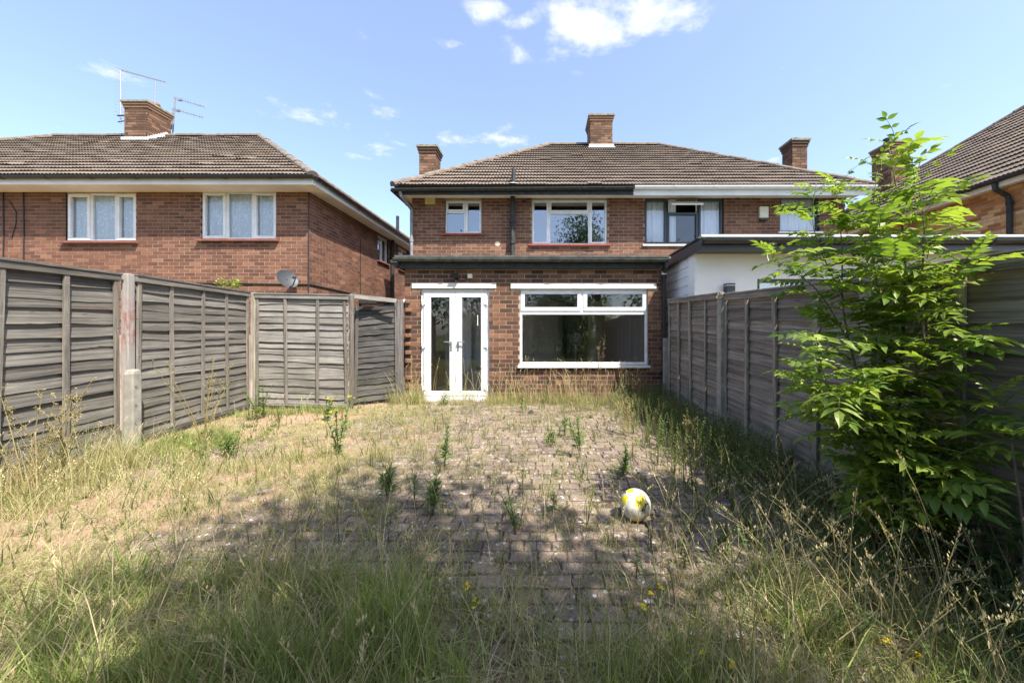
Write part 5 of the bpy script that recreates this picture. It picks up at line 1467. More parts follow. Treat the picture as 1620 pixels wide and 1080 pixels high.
o = v.build('paving_grass', M_GRASS); tag(o, 'sparse grass tufts sprouting from the joints of the block paving', 'grass', kind='stuff')
# --- straw along the foot of the extension
v = Veg()
cx, cy = U(-2.6, 2.05, 270), 6.35 - np.abs(RNG.normal(0, .16, 270))
m = ~((cx > -2.1) & (cx < -1.0) & (RNG.random(270) < .85)); cx, cy = cx[m], cy[m]
tufts(v, cx, cy, 26, .05, .12, .36, .002, .004, .62, (.08, .6))
cx, cy = U(-2.55, -2.0, 14), U(6.0, 6.3, 14)
tufts(v, cx, cy, 40, .05, .2, .42, .002, .004, .6, (.1, .6))
cx, cy = U(.2, 1.9, 60), U(5.3, 6.3, 60)
tufts(v, cx, cy, 24, .06, .1, .32, .002, .004, .6, (.1, .7))
X = np.concatenate([U(-2.55, -2.15, 26), U(-1.95, -1.05, 20), U(-1.0, 1.8, 170)]); Y = 6.33 - np.abs(RNG.normal(0, .10, len(X)))
stalks(v, X, Y, U(.35, .85, len(X)), 'spike', (.05, .6), th=.0028)
o = v.build('straw_grass', M_GRASS); tag(o, 'tall straw grass standing along the foot of the brick extension', 'grass', kind='stuff')
# --- flowering stalks in the foreground
v = Veg()
X, Y = U(.5, 2.02, 190), U(1.05, 2.3, 190); stalks(v, X, Y, U(.28, .64, 190), 'spike', (.1, .75))
X, Y = U(-3.2, .6, 220), U(.95, 2.4, 220); stalks(v, X, Y, U(.22, .52, 220), 'spike', (.1, .9))
X, Y = U(-4.3, -2.4, 75), U(1.5, 3.0, 75); stalks(v, X, Y, U(.3, .65, 75), 'plume', (.1, .8))
X, Y = U(.7, 2.0, 45), U(1.0, 1.9, 45); stalks(v, X, Y, U(.3, .6, 45), 'plume', (.2, .8))
X, Y = np.array([1.62, 1.72, 1.85, 1.78, 1.95]), np.array([1.42, 1.55, 1.5, 1.35, 1.55]); stalks(v, X, Y, np.array([.78, .55, .6, .5, .62]), 'spike', (.1, .3), th=.0026)
X, Y = U(-2.2, 1.5, 200), U(1.9, 5.9, 200); stalks(v, X, Y, U(.12, .34, 200), 'spike', (.05, .5), th=.0012)
X, Y = U(-4.3, -1.5, 90), U(2.2, 5.0, 90); stalks(v, X, Y, U(.15, .45, 90), 'spike', (.1, .7), th=.0013)
o = v.build('seeding_grass', M_GRASS); tag(o, 'pale seed-headed grass stalks leaning over the foreground', 'grass', kind='stuff')

# --- weeds along the right fence
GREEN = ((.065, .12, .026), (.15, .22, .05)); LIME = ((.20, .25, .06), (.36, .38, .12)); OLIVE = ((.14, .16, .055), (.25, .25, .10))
v = Veg()
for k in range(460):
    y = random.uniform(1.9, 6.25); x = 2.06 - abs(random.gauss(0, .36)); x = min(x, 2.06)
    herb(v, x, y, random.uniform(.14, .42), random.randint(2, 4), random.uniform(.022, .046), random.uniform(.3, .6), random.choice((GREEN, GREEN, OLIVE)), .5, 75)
for k in range(60):
    y = random.uniform(1.15, 2.2); x = random.uniform(.95, 2.05)
    herb(v, x, y, random.uniform(.10, .30), 3, random.uniform(.022, .045), random.uniform(.4, .7), GREEN, .7, 70)
for k in range(150):
    herb(v, random.uniform(1.05, 1.8), random.uniform(2.7, 6.25), random.uniform(.2, .52), 2, .026, .32, random.choice((LIME, OLIVE)), .25, 70)
for k in range(30):
    herb(v, random.uniform(-.2, 1.6), random.uniform(5.6, 6.3), random.uniform(.12, .3), 2, .03, .45, random.choice((GREEN, OLIVE)), .4, 60)
cx, cy = 2.05 - np.abs(RNG.normal(0, .3, 160)), U(1.9, 6.2, 160)
tufts(v, cx, cy, 18, .05, .1, .34, .002, .004, .4, (.1, .7))
o = v.build('fence_weeds', M_WEED); tag(o, 'dense shaded weeds growing along the foot of the right fence', 'weeds', kind='stuff')
# --- low rosettes in the paving and lawn
v = Veg()
for k in range(430):                                   # spindly mixed weeds over the paving
    x, y = random.uniform(-3.9, 1.6), random.uniform(1.6, 6.1)
    herb(v, x, y, random.uniform(.06, .24), random.randint(1, 3), random.uniform(.012, .034), random.uniform(.18, .55), random.choice((GREEN, OLIVE, LIME, ((.28, .22, .10), (.42, .33, .16)))), random.uniform(.2, .8), random.uniform(45, 110), leafless=random.uniform(0, .4))
for k in range(260):
    x, y = random.uniform(-3.8, 1.9), random.uniform(1.3, 6.0)
    herb(v, x, y, random.uniform(.02, .07), 3, random.uniform(.02, .05), random.uniform(.25, .5), random.choice((GREEN, GREEN, OLIVE)), 1.2, 130, droop=.5)
for k in range(44):
    x, y = random.uniform(-4.4, -3.3), random.uniform(3.2, 4.7)
    herb(v, x, y, random.uniform(.04, .12), 4, random.uniform(.03, .06), .6, ((.12, .19, .03), (.22, .28, .06)), .9, 90, droop=.4)
o = v.build('low_weeds', M_WEED); tag(o, 'low green weed rosettes scattered over the ground', 'weeds', kind='stuff')

# --- straw bits and dead leaves lying on the ground
v = Veg(); n = 30000
X, Y = U(-4.5, 2.05, n), U(1.1, 6.33, n) ; a = U(0, 6.28, n); l = U(.008, .05, n) * U(.3, 1, n); w = U(.0015, .005, n)
ok_ = (X - .612) ** 2 + (Y - 2.4) ** 2 > .13 ** 2; X, Y, a, l, w = X[ok_], Y[ok_], a[ok_], l[ok_], w[ok_]; n = len(X)
zz = np.maximum(ground_z(X, Y), np.where((X > PAV_X0) & (X < PAV_X1) & (Y > PAV_Y0), .002, -1)) + U(.001, .008, n)
c0 = np.stack([X, Y, zz], 1); d = np.stack([np.cos(a), np.sin(a), RNG.normal(0, .12, n)], 1); s_ = np.stack([-np.sin(a), np.cos(a), RNG.normal(0, .2, n)], 1)
k = RNG.random((n, 1)); cl = np.where(RNG.random((n, 1)) < .75, S1_ * (1 - k) + S3_ * k, np.array((.14, .09, .05)) * (.6 + k))
V = np.stack([c0 - d * (l / 2)[:, None], c0 + s_ * (w / 2)[:, None], c0 + d * (l / 2)[:, None], c0 - s_ * (w / 2)[:, None]], 1).reshape(-1, 3)
v.add(V, np.repeat(cl, 4, 0), np.arange(n)[:, None] * 4 + np.array([[0, 1, 2, 3]]))
tag(v.build('ground_litter', M_GRASS), 'dead straw bits and leaf scraps lying over the paving and soil', 'litter', kind='stuff')
v = Veg(); n = 9000
X, Y = np.concatenate([U(-4.5, 2.05, n // 2), U(-4.5, -1.0, n - n // 2)]), U(1.1, 6.33, n); r = U(.002, .009, n) * U(.5, 1.2, n)
c0 = np.stack([X, Y, np.maximum(ground_z(X, Y), np.where(X > -2, -.002, -1)) + r * .4], 1); dirs = np.array([(1, 0, 0), (0, 1, 0), (-1, 0, 0), (0, -1, 0), (0, 0, .8)], float)
V = (c0[:, None] + dirs[None] * r[:, None, None] * RNG.uniform(.6, 1.3, (n, 5, 1))).reshape(-1, 3)
k = RNG.random((n, 1)); cl = np.array((.20, .14, .10)) * (1 - k) + np.array((.46, .37, .29)) * k
b5 = np.arange(n)[:, None] * 5
v.add(V, np.repeat(cl, 5, 0), None, np.concatenate([b5 + np.array([t_]) for t_ in ([0, 1, 4], [1, 2, 4], [2, 3, 4], [3, 0, 4])]))
tag(v.build('soil_crumbs', M_WEED), 'small stones and crumbs of soil scattered over the ground', 'stones', kind='stuff')
# --- individual weeds
YEL = np.array((.80, .58, .01))
def flower_cluster(veg, p, n=9, r=.03, fr=.011, col=YEL):
    for k in range(n):
        c = np.array([p.x + random.gauss(0, r), p.y + random.gauss(0, r), p.z + random.gauss(0, r * .35)])
        m = 7; a = np.arange(m) * 2 * np.pi / m; tl = random.uniform(-.5, .5)
        V = np.concatenate([[c + np.array([0, 0, .003])], c + np.stack([np.cos(a) * fr, np.sin(a) * fr * .9, np.sin(a + 1) * fr * tl], 1)])
        veg.add(V, np.tile(col * random.uniform(.8, 1.1), (m + 1, 1)), None, np.array([(0, 1 + i, 1 + (i + 1) % m) for i in range(m)]))
def weed(name, label, pbase, h, kind, cat='weed'):
    x, y = pbase.x, pbase.y
    t = thing(name, label, cat, (x, y, 0))
    st, fo, fl = Veg(), Veg(), Veg()
    z = float(ground_z(x, y)) - .01
    if kind in ('upright', 'ragwort'):
        nst = random.choice((1, 2, 2, 3)) if kind == 'upright' else 3
        lw, ll_, bare, el_ = random.uniform(.12, .24), random.uniform(.7, 1.2), random.uniform(.06, .35), random.uniform(.5, 1.6)
        for s in range(nst):
            a = random.uniform(0, 6.28); sp = random.uniform(.05, .28) * (1 if nst == 1 else 1.4); hh = h * (1 if s == 0 else random.uniform(.7, .9))
            pts = [Vector((x + math.cos(a) * sp * hh * t_ ** 1.4, y + math.sin(a) * sp * hh * t_ ** 1.4, z + hh * t_)) for t_ in (0, .35, .7, 1)]
            tube_np(st, pts, [.005, .0045, .0035, .0015], (.12, .13, .05), 5)
            k = int(hh * random.uniform(140, 240)) if kind == 'upright' else int(hh * 130); tt = np.sort(RNG.uniform(bare if kind == 'upright' else .1, 1, k))
            P = np.stack([np.interp(tt, (0, .35, .7, 1), [getattr(p, c) for p in pts]) for c in 'xyz'], 1)
            an = np.arange(k) * 2.4 + RNG.normal(0, .6, k)
            D = np.stack([np.cos(an), np.sin(an), .3 + el_ * tt + RNG.normal(0, .35, k)], 1)
            L_ = (.105 if kind == 'upright' else .07) * (1.15 - .55 * tt) * RNG.uniform(.45, 1.15, k) * (ll_ if kind == 'upright' else 1)
            g_ = RNG.random((k, 1)); c = np.array((.10, .16, .045)) * (1 - g_) + np.array((.21, .29, .09)) * g_
            leaf_quads(fo, P, D, L_, L_ * (lw if kind == 'upright' else .38), c, droop=.15)
            if kind == 'ragwort':
                for q_ in range(2): flower_cluster(fl, pts[-1] + Vector((random.gauss(0, .02), random.gauss(0, .02), random.uniform(-.06, .01))), 5, .02, .009)
    elif kind == 'bushy':
        for s in range(10): herb(fo, x + random.gauss(0, .04), y + random.gauss(0, .04), h, 1, .055, .5, GREEN, .5, 70)
        tube_np(st, [(x, y, z), (x, y, z + h * .7)], .005, (.10, .12, .04), 5)
    elif kind in ('dry', 'dock'):
        for s in range(7 if kind == 'dry' else 3):
            a = random.uniform(0, 6.28); sp = random.uniform(.05, .5) * (1 if kind == 'dry' else .35); hh = h * random.uniform(.7, 1)
            pts = [Vector((x + math.cos(a) * sp * hh * t_ ** 1.3, y + math.sin(a) * sp * hh * t_ ** 1.3, z + hh * t_)) for t_ in (0, .3, .6, .85, 1)]
            sc_ = (.36, .30, .13) if kind == 'dry' else (.26, .17, .09)
            tube_np(st, pts, [.004, .0035, .003, .002, .001], sc_, 4)
            for q_ in range(9 if kind == 'dry' else 12):
                t_ = random.uniform(.35, 1); i_ = min(int(t_ * 4), 3)
                p0 = pts[i_].lerp(pts[i_ + 1], random.random()); a2 = random.uniform(0, 6.28); l = random.uniform(.04, .13) * (1.3 - t_)
                p1 = p0 + Vector((math.cos(a2) * l * .7, math.sin(a2) * l * .7, l))
                tube_np(st, [p0, p1], [.002, .001], sc_, 3)
                k = 9 if kind == 'dry' else 16
                P = np.array([tuple(p0.lerp(p1, random.uniform(.3, 1.0))) for _ in range(k)])
                D = RNG.normal(0, 1, (k, 3)); D[:, 2] = np.abs(D[:, 2])
                cc = np.tile(np.array((.40, .33, .16) if kind == 'dry' else (.34, .24, .13)), (k, 1)) * RNG.uniform(.6, 1.25, (k, 1))
                leaf_quads(fo, P, D, RNG.uniform(.010, .020, k), RNG.uniform(.005, .011, k), cc)
    if st.n: st.build('stem', M_WEED, t)
    if fo.n: fo.build('foliage' if kind not in ('dry', 'dock') else 'seed_heads', M_WEED, t)['kind'] = 'stuff'
    if fl.n: fl.build('flowers', M_WEED, t)['kind'] = 'stuff'
    return t
def hpx(b, py_top): return max(.05, CAMZ + (PY - py_top) / F * b.y)
for px_, pb_, pt_, kind, name, lab in [
    (703, 738, 672, 'upright', 'fleabane_weed', 'tall upright green weed below the French doors at the shadow edge'),
    (614, 792, 732, 'upright', 'fleabane_weed', 'upright green weed leftmost of the three at the shadow edge'),
    (656, 805, 748, 'upright', 'fleabane_weed', 'upright green weed middle of the three at the shadow edge'),
    (684, 815, 748, 'upright', 'fleabane_weed', 'bushy upright green weed rightmost of the three at the shadow edge'),
    (816, 845, 768, 'upright', 'fleabane_weed', 'narrow upright green weed in the shaded centre of the paving'),
    (918, 724, 656, 'upright', 'fleabane_weed', 'tall upright green weed on the sunny paving below the wide window'),
    (893, 690, 650, 'upright', 'fleabane_weed', 'short upright green weed just left of the taller sunny one'),
    (826, 652, 606, 'upright', 'fleabane_weed', 'lime green upright weed against the brick between doors and window'),
    (877, 806, 776, 'upright', 'fleabane_weed', 'tiny upright green weed left of the football'),
    (986, 752, 708, 'upright', 'fleabane_weed', 'pale green upright weed on the paving above the football'),
    (535, 722, 630, 'ragwort', 'ragwort', 'yellow-flowered ragwort on the sandy ground near the gate'),
    (518, 668, 626, 'ragwort', 'ragwort', 'small yellow ragwort in front of the pale fence panel'),
    (405, 664, 606, 'bushy', 'leafy_weed', 'leafy dark green weed at the fence corner'),
    (358, 722, 676, 'bushy', 'leafy_weed', 'leafy green weed on the sandy ground before the left fence'),
    (703, 640, 622, 'bushy', 'leafy_weed', 'small leafy weed on the white door threshold'),
    (872, 700, 676, 'bushy', 'leafy_weed', 'low leafy weed on the sunny paving below the window'),
    (322, 705, 560, 'dry', 'dry_weed', 'tall straw-coloured branching weed before the left fence panel'),
    (40, 790, 575, 'dry', 'dry_weed', 'tall dry branching weed at the far left edge'),
    (95, 770, 610, 'dry', 'dry_weed', 'dry branching weed second from the left edge'),
    (945, 650, 528, 'dock', 'dock_weed', 'brown dead dock stalks standing before the wide window'),
    (1010, 648, 590, 'dock', 'dock_weed', 'brown dead dock stalks below the right end of the wide window'),
    (995, 690, 618, 'dry', 'dry_weed', 'sunlit yellowish weed where the paving meets the shaded border'),
    (1098, 716, 650, 'dry', 'dry_weed', 'sunlit yellowish weed leaning left of the tall concrete post')]:
    b = on_ground(px_, pb_)
    weed(name, lab, b, hpx(b, pt_), kind)
# plant sprouting on top of the left fence
q = at(368, 447, 5.55)
t = thing('fence_creeper', 'lime green leaves poking over the left fence top', 'plant', q)
fo = Veg()
for k in range(5): herb(fo, q.x - .06 + random.gauss(0, .07), q.y + random.gauss(0, .05), .16, 2, .07, .6, ((.20, .30, .03), (.34, .42, .06)), .8, 60, z0=q.z - .08)
fo.build('foliage', M_WEED, t)
# yellow flower specks in the right foreground
v = Veg()
for px_, py_ in [(1028, 936), (1046, 928), (1018, 958), (1112, 1030), (1156, 1048), (1345, 900), (1425, 907), (1530, 915), (1535, 940), (1405, 1012), (1452, 1034), (1330, 905), (740, 925), (755, 950), (1467, 882)]:
    z = .06 + random.random() * .06; Y = F * (CAMZ - z) / (py_ - PY); p = at(px_, py_, Y)
    if p.x > 2.08: continue
    flower_cluster(v, p, 4, .008, .009)
    tube_np(v, [p, Vector((p.x + .01, p.y, 0))], .0012, (.12, .15, .05), 3)
tag(v.build('yellow_flowers', M_WEED), 'tiny yellow wildflowers dotted through the foreground weeds', 'flowers', kind='stuff')

# ================================================================== sapling
sap = thing('ash_sapling', 'bright green leafy sapling growing against the right fence', 'tree', (1.9, 1.98, 0))
def leaflet(mb, p, d, n_, L_, W):
    d = d.normalized(); s = d.cross(n_).normalized(); n_ = s.cross(d)
    b = len(mb.v); dn = Vector((0, 0, -1))
    rows = [(0, 0), (.28, .42), (.58, .36), (1, 0)]
    pts = [p]
    for t_, w in rows[1:3]:
        c = p + d * L_ * t_ + dn * L_ * .10 * t_ * t_
        pts += [c - s * W * w * 1.15 + n_ * W * .14, c, c + s * W * w * 1.15 + n_ * W * .14]
    pts.append(p + d * L_ + dn * L_ * .16)
    mb.add(pts, [(0, 1, 2), (0, 2, 3), (1, 4, 5, 2), (2, 5, 6, 3), (4, 7, 5), (5, 7, 6)])
def compound_leaf(seed, npair, L_, ll):
    rr = random.Random(seed); mb = MB()
    pts = []
    for k in range(7):
        t_ = k / 6; pts.append(Vector((L_ * t_, 0.02 * math.sin(t_ * 3 + seed), L_ * (.25 * t_ - .38 * t_ * t_))))
    mb.tube(pts, [.0022, .002, .0018, .0016, .0014, .001, .0008], 3, cap=False)
    for k in range(npair):
        t_ = .30 + .62 * k / max(1, npair - 1); i = min(int(t_ * 6), 5); p = pts[i].lerp(pts[i + 1], t_ * 6 - i); dd = (pts[i + 1] - pts[i]).normalized()
        for s in (-1, 1):
            d_ = (dd * rr.uniform(.45, .75) + Vector((0, s, 0)) + Vector((0, 0, rr.uniform(-.3, .12)))).normalized()
            leaflet(mb, p, d_, Vector((rr.uniform(-.2, .2), rr.uniform(-.2, .2), 1)), ll * rr.uniform(.7, 1.12), ll * rr.uniform(.40, .56))
    leaflet(mb, pts[-1], (pts[-1] - pts[-2]).normalized(), Vector((0, rr.uniform(-.2, .2), 1)), ll * 1.12, ll * .44)
    return mb.mesh('leaf', M_SAPLEAF)
LEAVES = [compound_leaf(k, random.choice((3, 4, 4, 5)), random.uniform(.17, .25), random.uniform(.060, .088)) for k in range(12)]
LEAVES_SM = [compound_leaf(40 + k, random.choice((3, 4, 5)), random.uniform(.11, .17), random.uniform(.034, .05)) for k in range(6)]
def W_(px, py, Y): return at(px, py, Y)
LEAD = [  # (pixel x, pixel y, distance) joints of each stem, base radius
    ([(1408, 880, 2.0), (1412, 740, 1.99), (1424, 590, 1.97), (1432, 430, 1.96), (1424, 335, 1.95), (1406, 232, 1.95)], .014, 1.0),
    ([(1414, 860, 1.98), (1388, 720, 2.0), (1358, 600, 2.02), (1334, 490, 2.04), (1332, 390, 2.05), (1322, 300, 2.05)], .010, 1.0),
    ([(1418, 870, 1.95), (1448, 730, 1.86), (1462, 580, 1.80), (1458, 460, 1.80), (1462, 360, 1.84), (1452, 290, 1.86)], .010, 1.0),
    ([(1405, 840, 2.0), (1365, 735, 1.98), (1318, 650, 1.96), (1272, 598, 1.94)], .007, .9),
    ([(1420, 850, 1.92), (1470, 745, 1.74), (1530, 672, 1.62), (1590, 640, 1.52)], .007, .9),
    ([(1345, 545, 2.03), (1300, 468, 2.0), (1255, 428, 1.98), (1222, 412, 1.96)], .005, .9),
    ([(1450, 520, 1.82), (1490, 455, 1.74), (1528, 420, 1.68)], .005, .9),
    ([(1424, 590, 1.97), (1392, 470, 2.0), (1378, 370, 2.02), (1388, 270, 2.02)], .006, 1.0),
    ([(1430, 520, 1.96), (1400, 430, 1.84), (1390, 340, 1.80)], .005, 1.0),
    ([(1412, 760, 1.98), (1350, 690, 1.80), (1310, 610, 1.74), (1290, 540, 1.72)], .006, 1.0),
    ([(1425, 800, 1.9), (1500, 730, 1.66), (1570, 700, 1.52), (1640, 690, 1.42)], .006, 1.0),
    ([(1424, 640, 1.95), (1440, 600, 1.78), (1500, 560, 1.66), (1545, 540, 1.6)], .005, 1.0),
    ([(1400, 700, 1.98), (1370, 640, 1.78), (1345, 585, 1.70)], .005, 1.0),
    ([(1410, 830, 1.96), (1440, 780, 1.72), (1490, 760, 1.58), (1540, 770, 1.5)], .005, 1.0),
    ([(1428, 340, 1.95), (1445, 290, 1.92), (1458, 250, 1.9)], .003, .8),
    ([(1334, 470, 2.04), (1300, 400, 2.02), (1285, 345, 2.0), (1292, 290, 2.0)], .004, .8),
]
nl = 0
LEAFQ = []
for (pts, r0, sc_) in LEAD:
    P3 = [W_(*p) for p in pts]
    n = len(P3)
    # smooth the polyline
    fine = []
    for i in range(n - 1):
        a, b = P3[max(i - 1, 0)], P3[i]; c, d = P3[i + 1], P3[min(i + 2, n - 1)]
        for k in range(4):
            t_ = k / 4; fine.append(.5 * ((2 * b) + (c - a) * t_ + (2 * a - 5 * b + 4 * c - d) * t_ ** 2 + (3 * b - a - 3 * c + d) * t_ ** 3))
    fine.append(P3[-1])
    rad = [max(.0018, r0 * (1 - .85 * i / (len(fine) - 1))) for i in range(len(fine))]
    MB().tube(fine, rad, 7).build('trunk' if r0 > .013 else 'stem', M_BARK if r0 > .009 else M_STEM_GREEN, sap, smooth=True)
    acc, step, total = 0, 0.034, 0
    for i in range(len(fine) - 1):
        seg = fine[i + 1] - fine[i]; dirn = seg.normalized()
        acc += seg.length; total += seg.length
        if i < (3 if r0 > .009 else 1): continue
        while acc > step:
            acc -= step
            base_az = random.uniform(0, 6.28)
            for s in (0, 1):
                if nl >= 1300: break
                az = base_az + s * math.pi + random.gauss(0, .25)
                p = fine[i + 1] - dirn * acc
                if p.x > 2.02 and p.z < 1.65 and math.cos(az) > -.1: az += math.pi
                hgt = (p.z - .3) / 2.1
                small = random.random() < (.75 if p.z > 1.95 else .15)
                el = random.uniform(-.05, .6) * (1 if p.z < 1.6 else 1.3)
                if p.z > 1.35 and random.random() < .2 + .35 * (p.z > 2.0): continue
                k_ = random.uniform(.68, 1.05) * sc_; nl += 1
                LEAFQ.append((random.choice(LEAVES_SM if small else LEAVES), p, (random.gauss(0, .3), -el, az), k_))
LEAFQ.sort(key=lambda q_: (q_[1] - Vector((0, 0, CAMZ))).length - .2 * q_[3])
step_ = max(1, len(LEAFQ) // 300)
mv, mf, mc, nb_ = [], [], [], 0
for i, (me, p, e, k_) in enumerate(LEAFQ):
    if i < 300:
        o = mobj('leaf', me, sap, p, e); o.scale = (k_, k_, k_)
    else:
        M = Matrix.Translation(p) @ Euler(e).to_matrix().to_4x4() @ Matrix.Scale(k_, 4)
        b = MB(M).add([q_.co for q_ in me.vertices], [tuple(f_.vertices) for f_ in me.polygons])
        mv += [tuple(q_) for q_ in b.v]; mf += [tuple(x + nb_ for x in f_) for f_ in b.f]; mc.append((len(b.v), random.random())); nb_ += len(b.v)
me = bpy.data.meshes.new('crown'); me.from_pydata(mv, [], mf)
cc = np.concatenate([np.tile(np.array(SAP0) * (1 - r_) + np.array(SAP1) * r_, (n_, 1)) for n_, r_ in mc]); cc = np.concatenate([cc, np.ones((len(cc), 1))], 1).astype(np.float32)
me.attributes.new('Col', 'FLOAT_COLOR', 'POINT').data.foreach_set('color', cc.ravel())
me.materials.append(veg_mat('sapling_crown', 0.42, 0.42)); me.update()
o = mobj('crown', me, sap); o['kind'] = 'stuff'
for s in range(8):                               # leaves at each leader's tip
    pts = LEAD[s][0]; p = W_(*pts[-1]); d0 = random.uniform(0, 6)
    for k in range(3):
        o = mobj('leaf', random.choice(LEAVES_SM), sap, p, (random.gauss(0, .2), -.9, d0 + k * 2.1))
# dark shrub leaves low against the fence
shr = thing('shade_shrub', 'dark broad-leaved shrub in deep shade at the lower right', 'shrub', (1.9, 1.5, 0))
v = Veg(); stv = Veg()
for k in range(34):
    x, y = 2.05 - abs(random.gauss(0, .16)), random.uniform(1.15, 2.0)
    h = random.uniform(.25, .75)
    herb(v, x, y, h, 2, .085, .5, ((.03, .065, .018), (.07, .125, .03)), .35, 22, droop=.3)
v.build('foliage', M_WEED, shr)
for k in range(6):
    x, y = 2.0 - random.random() * .2, random.uniform(1.2, 1.95)
    MB().tube([(x, y, -.02), (x + .01, y - .02, .4), (x - .02, y, .8)], [.008, .006, .003], 6).build('stem', M_BARK, shr)
# small things near the sapling and on the paving
M_RED = simple('red_plastic', (.55, .02, .03), .25, .1, 10, spec=.6)  # red bead in place of red light showing through a fence gap
q = at(1490, 773, 1.82)
t = tag(MB().lathe([(.001, -.012), (.012, -.008), (.016, 0), (.012, .008), (.001, .012)], (0, 0, 0), 14).build('red_reflector', M_RED, None, smooth=True), 'small red reflector glinting in the shade below the sapling', 'reflector')
t.location = (2.085, 1.90, q.z - .0); ORG[t] = Vector(t.location)
M_PAPER = simple('white_litter', (.70, .70, .70), .7, .1, 30)
def litter(name, label, c, r, mat, seed, cat='litter', flat=.35):
    rr = random.Random(seed); vv = []
    n = 9
    vv.append(Vector((0, 0, r * flat)))
    for ring, (k, zz) in enumerate(((.5, flat * .9), (1.0, .1))):
        for i in range(n):
            a = 2 * math.pi * i / n; d_ = r * k * rr.uniform(.6, 1.2)
            vv.append(Vector((math.cos(a) * d_, math.sin(a) * d_ * .7, r * zz * rr.uniform(.3, 1.3))))
    f = [(0, 1 + i, 1 + (i + 1) % n) for i in range(n)] + [(1 + i, 1 + n + i, 1 + n + (i + 1) % n, 1 + (i + 1) % n) for i in range(n)]
    o = MB().add(vv, f).build(name, mat)
    o.location = c; ORG[o] = Vector(c)
    return tag(o, label, cat)
litter('crumpled_paper', 'crumpled white paper on the paving in the near shade', on_ground(1026, 952) + Vector((0, 0, .004)), .026, M_PAPER, 3)
litter('crumpled_paper', 'tiny white scrap lying just above the crumpled paper', on_ground(1018, 922) + Vector((0, 0, .004)), .012, M_PAPER, 5)
litter('black_rag', 'small black rag on the sunny paving below the window', on_ground(840, 654) + Vector((0, 0, .004)), .06, M_BLACK_OLD, 8, flat=.8)
litter('dry_leaf', 'pale dry leaf lying on the paving in the foreground', on_ground(983, 946) + Vector((0, 0, .02)), .02, simple('dry_leaf', (.4, .3, .18), .8, .2, 40), 9)
# fan behind the wide window
fc = at(911, 537, 9.2)
fan = thing('pedestal_fan', 'round white fan standing inside the room behind the wide window', 'fan', (fc.x, fc.y, .04))
ring = [Vector((fc.x + .15 * math.cos(a), fc.y, fc.z + .15 * math.sin(a))) for a in np.linspace(0, 2 * math.pi, 33)]
b = MB().tube(ring, .008, 6)
for k in range(36):
    a = k * math.pi / 18; b.tube([fc, fc + Vector((.15 * math.cos(a), 0, .15 * math.sin(a)))], .003, 4)
for r_ in (.04, .075, .11):
    b.tube([Vector((fc.x + r_ * math.cos(a), fc.y, fc.z + r_ * math.sin(a))) for a in np.linspace(0, 2 * math.pi, 25)], .003, 4)
b.build('grille', M_UPVC, fan)
b = MB()
for k in range(4):
    a = k * math.pi / 2
    b.add([fc + Vector((.02 * math.cos(a), .02, .02 * math.sin(a))), fc + Vector((.13 * math.cos(a - .35), .01, .13 * math.sin(a - .35))), fc + Vector((.13 * math.cos(a + .35), .05, .13 * math.sin(a + .35)))], [(0, 1, 2)])
b.build('blades', M_DISH, fan)
MB().tube([fc + Vector((0, .06, 0)), fc + Vector((0, .06, -fc.z + .06))], .013, 8).build('pole', M_UPVC, fan)
MB().lathe([(.17, 0), (.16, .02), (.03, .04)], (fc.x, fc.y + .06, .035), 20).build('base', M_UPVC, fan)

# ================================================================== trees behind the camera (their shade and reflections are in view)
def in_view(p):
    return p[1] > .05 and p[2] < CAMZ + p[1] * .98 + .15 and -1.62 * p[1] - .15 < p[0] < 1.45 * p[1] + .15
def tree(name, label, base, ctr, rad, nclump, per, leaf, seed, cols=((.035, .07, .015), (.09, .14, .03)), clump_r=.42, group=None):
    t = thing(name, label, 'tree', base, group)
    rng = np.random.default_rng(seed); rr = random.Random(seed)
    base, ctr = Vector(base), Vector(ctr)
    mb = MB(); top = ctr + Vector((0, 0, rad[2] * .5))
    mid = base.lerp(top, .45) + Vector((rr.uniform(-.1, .1), rr.uniform(-.1, .1), 0))
    r0 = .028 * (ctr.z + rad[2])
    mb.tube([base - Vector((0, 0, .1)), base.lerp(mid, .5), mid, mid.lerp(top, .5), top], [r0 * 1.2, r0, r0 * .8, r0 * .5, r0 * .15], 9)
    u = rng.normal(0, 1, (nclump, 3)); u /= np.linalg.norm(u, axis=1, keepdims=True)
    cc = np.array(ctr) + u * (rng.random((nclump, 1)) ** .45) * np.array(rad) * rng.uniform(.8, 1.12, (nclump, 1))
    for k in range(0, nclump, max(1, nclump // 26)):
        e = Vector(cc[k]); s = mid.lerp(top, rr.uniform(0, .8)); m_ = s.lerp(e, .5) + Vector((0, 0, .25))
        mb.tube([s, m_, e], [r0 * .35, r0 * .2, r0 * .06], 5, cap=False)
    mb.build('trunk', M_BARK, t, smooth=True)
    P = np.repeat(cc, per, 0) + rng.normal(0, clump_r, (nclump * per, 3))
    keep = np.array([not in_view(p) for p in P]) & (P[:, 2] > ctr.z - rad[2] * 1.05)
    P = P[keep]; n = len(P)
    D = rng.normal(0, 1, (n, 3)); D[:, 2] -= .3
    L_ = rng.uniform(.7, 1.3, n) * leaf
    g_ = rng.random((n, 1)); C = np.array(cols[0]) * (1 - g_) + np.array(cols[1]) * g_
    v = Veg(); leaf_quads(v, P, D, L_, L_ * .55, C)
    o = v.build('crown', M_TREELEAF, t)
    return t
tree('garden_tree', 'leafy tree behind the viewpoint whose shade covers the near paving', (2.6, -2.0, 0), (1.85, -1.5, 4.9), (1.4, 1.8, 1.9), 118, 70, .125, 4, clump_r=.34)
GT = 'trees beyond the end of the garden'
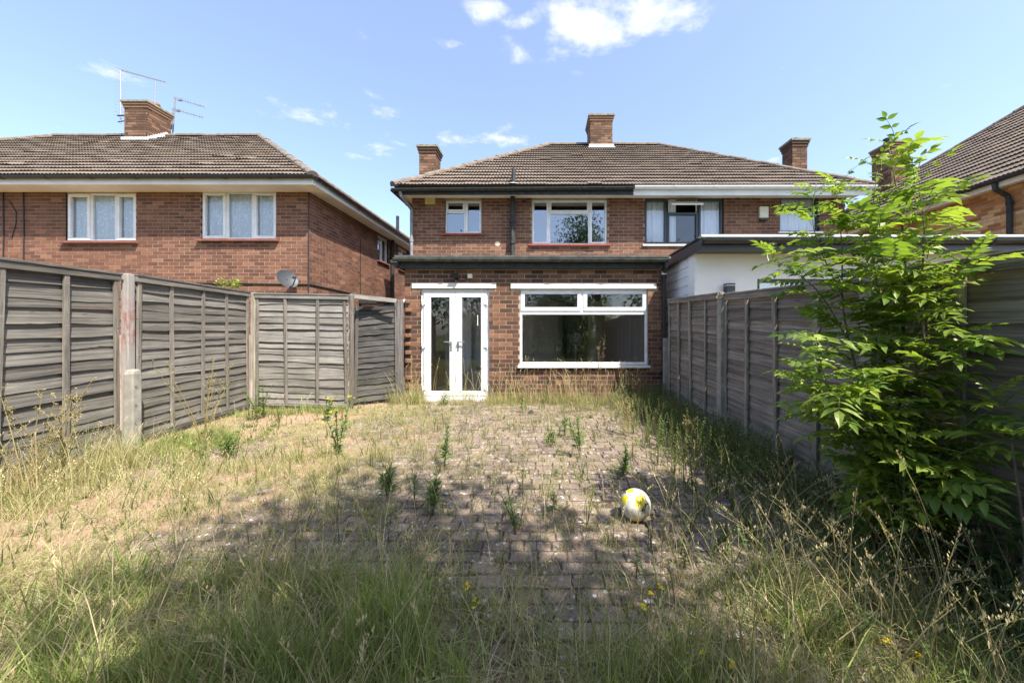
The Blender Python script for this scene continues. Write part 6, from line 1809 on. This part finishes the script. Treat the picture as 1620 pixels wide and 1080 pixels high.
tree('garden_tree', 'tall broad tree beyond the garden end reflected in the upper windows', (-7.5, -8, 0), (-7.5, -8, 4.6), (2.8, 2.4, 3.2), 120, 40, .24, 5, clump_r=.5, group=GT)
tree('garden_tree', 'rounded tree behind the viewpoint on the left garden side', (-2.6, -9.5, 0), (-2.6, -9.5, 3.6), (2.2, 2, 2.6), 110, 40, .22, 6, clump_r=.5, group=GT)
tree('garden_tree', 'dense tree behind the viewpoint straight down the garden', (1.2, -7.5, 0), (1.2, -7.5, 2.4), (2.2, 1.5, 1.9), 110, 40, .2, 7, clump_r=.45, group=GT)
tree('garden_tree', 'large spreading tree beyond the right-hand neighbour garden', (7.5, -8, 0), (7.5, -8, 4.2), (3, 2.4, 3), 120, 40, .24, 8, clump_r=.5, group=GT)
tree('garden_tree', 'dark tree far left behind the viewpoint near the neighbour plot', (-13, -6, 0), (-13, -6, 3.6), (2.6, 2.2, 2.6), 110, 40, .24, 9, clump_r=.5, group=GT)
tree('garden_tree', 'slim tree in the right-hand neighbour garden shading the sapling', (4.7, -1.3, 0), (4.75, -1.25, 5.0), (.95, .75, 1.1), 30, 45, .12, 12, clump_r=.28)  # placed so its shade falls on the sapling's lower leaves
# hedge closing the end of the garden behind the viewpoint
hd = thing('hedge', 'dense dark hedge closing the end of the garden behind the viewpoint', 'hedge', (-1.2, -4.6, 0))
v = Veg(); n = 16000
P = np.stack([U(-4.7, 2.4, n), -4.6 + RNG.normal(0, .42, n), U(0, 1, n) ** .8 * 2.3], 1); P[:, 2] += .25 * np.sin(P[:, 0] * 2.3) * P[:, 2] / 2
L_ = U(.07, .14, n); g_ = RNG.random((n, 1))
leaf_quads(v, P, RNG.normal(0, 1, (n, 3)), L_, L_ * .55, np.array((.04, .075, .018)) * (1 - g_) + np.array((.10, .15, .035)) * g_)
v.build('foliage', M_TREELEAF, hd)
for k in range(9):
    x = -4.4 + k * .82
    MB().tube([(x, -4.6, -.05), (x + .05, -4.55, .9), (x - .05, -4.65, 1.8)], [.04, .03, .012], 7).build('stem', M_BARK, hd)
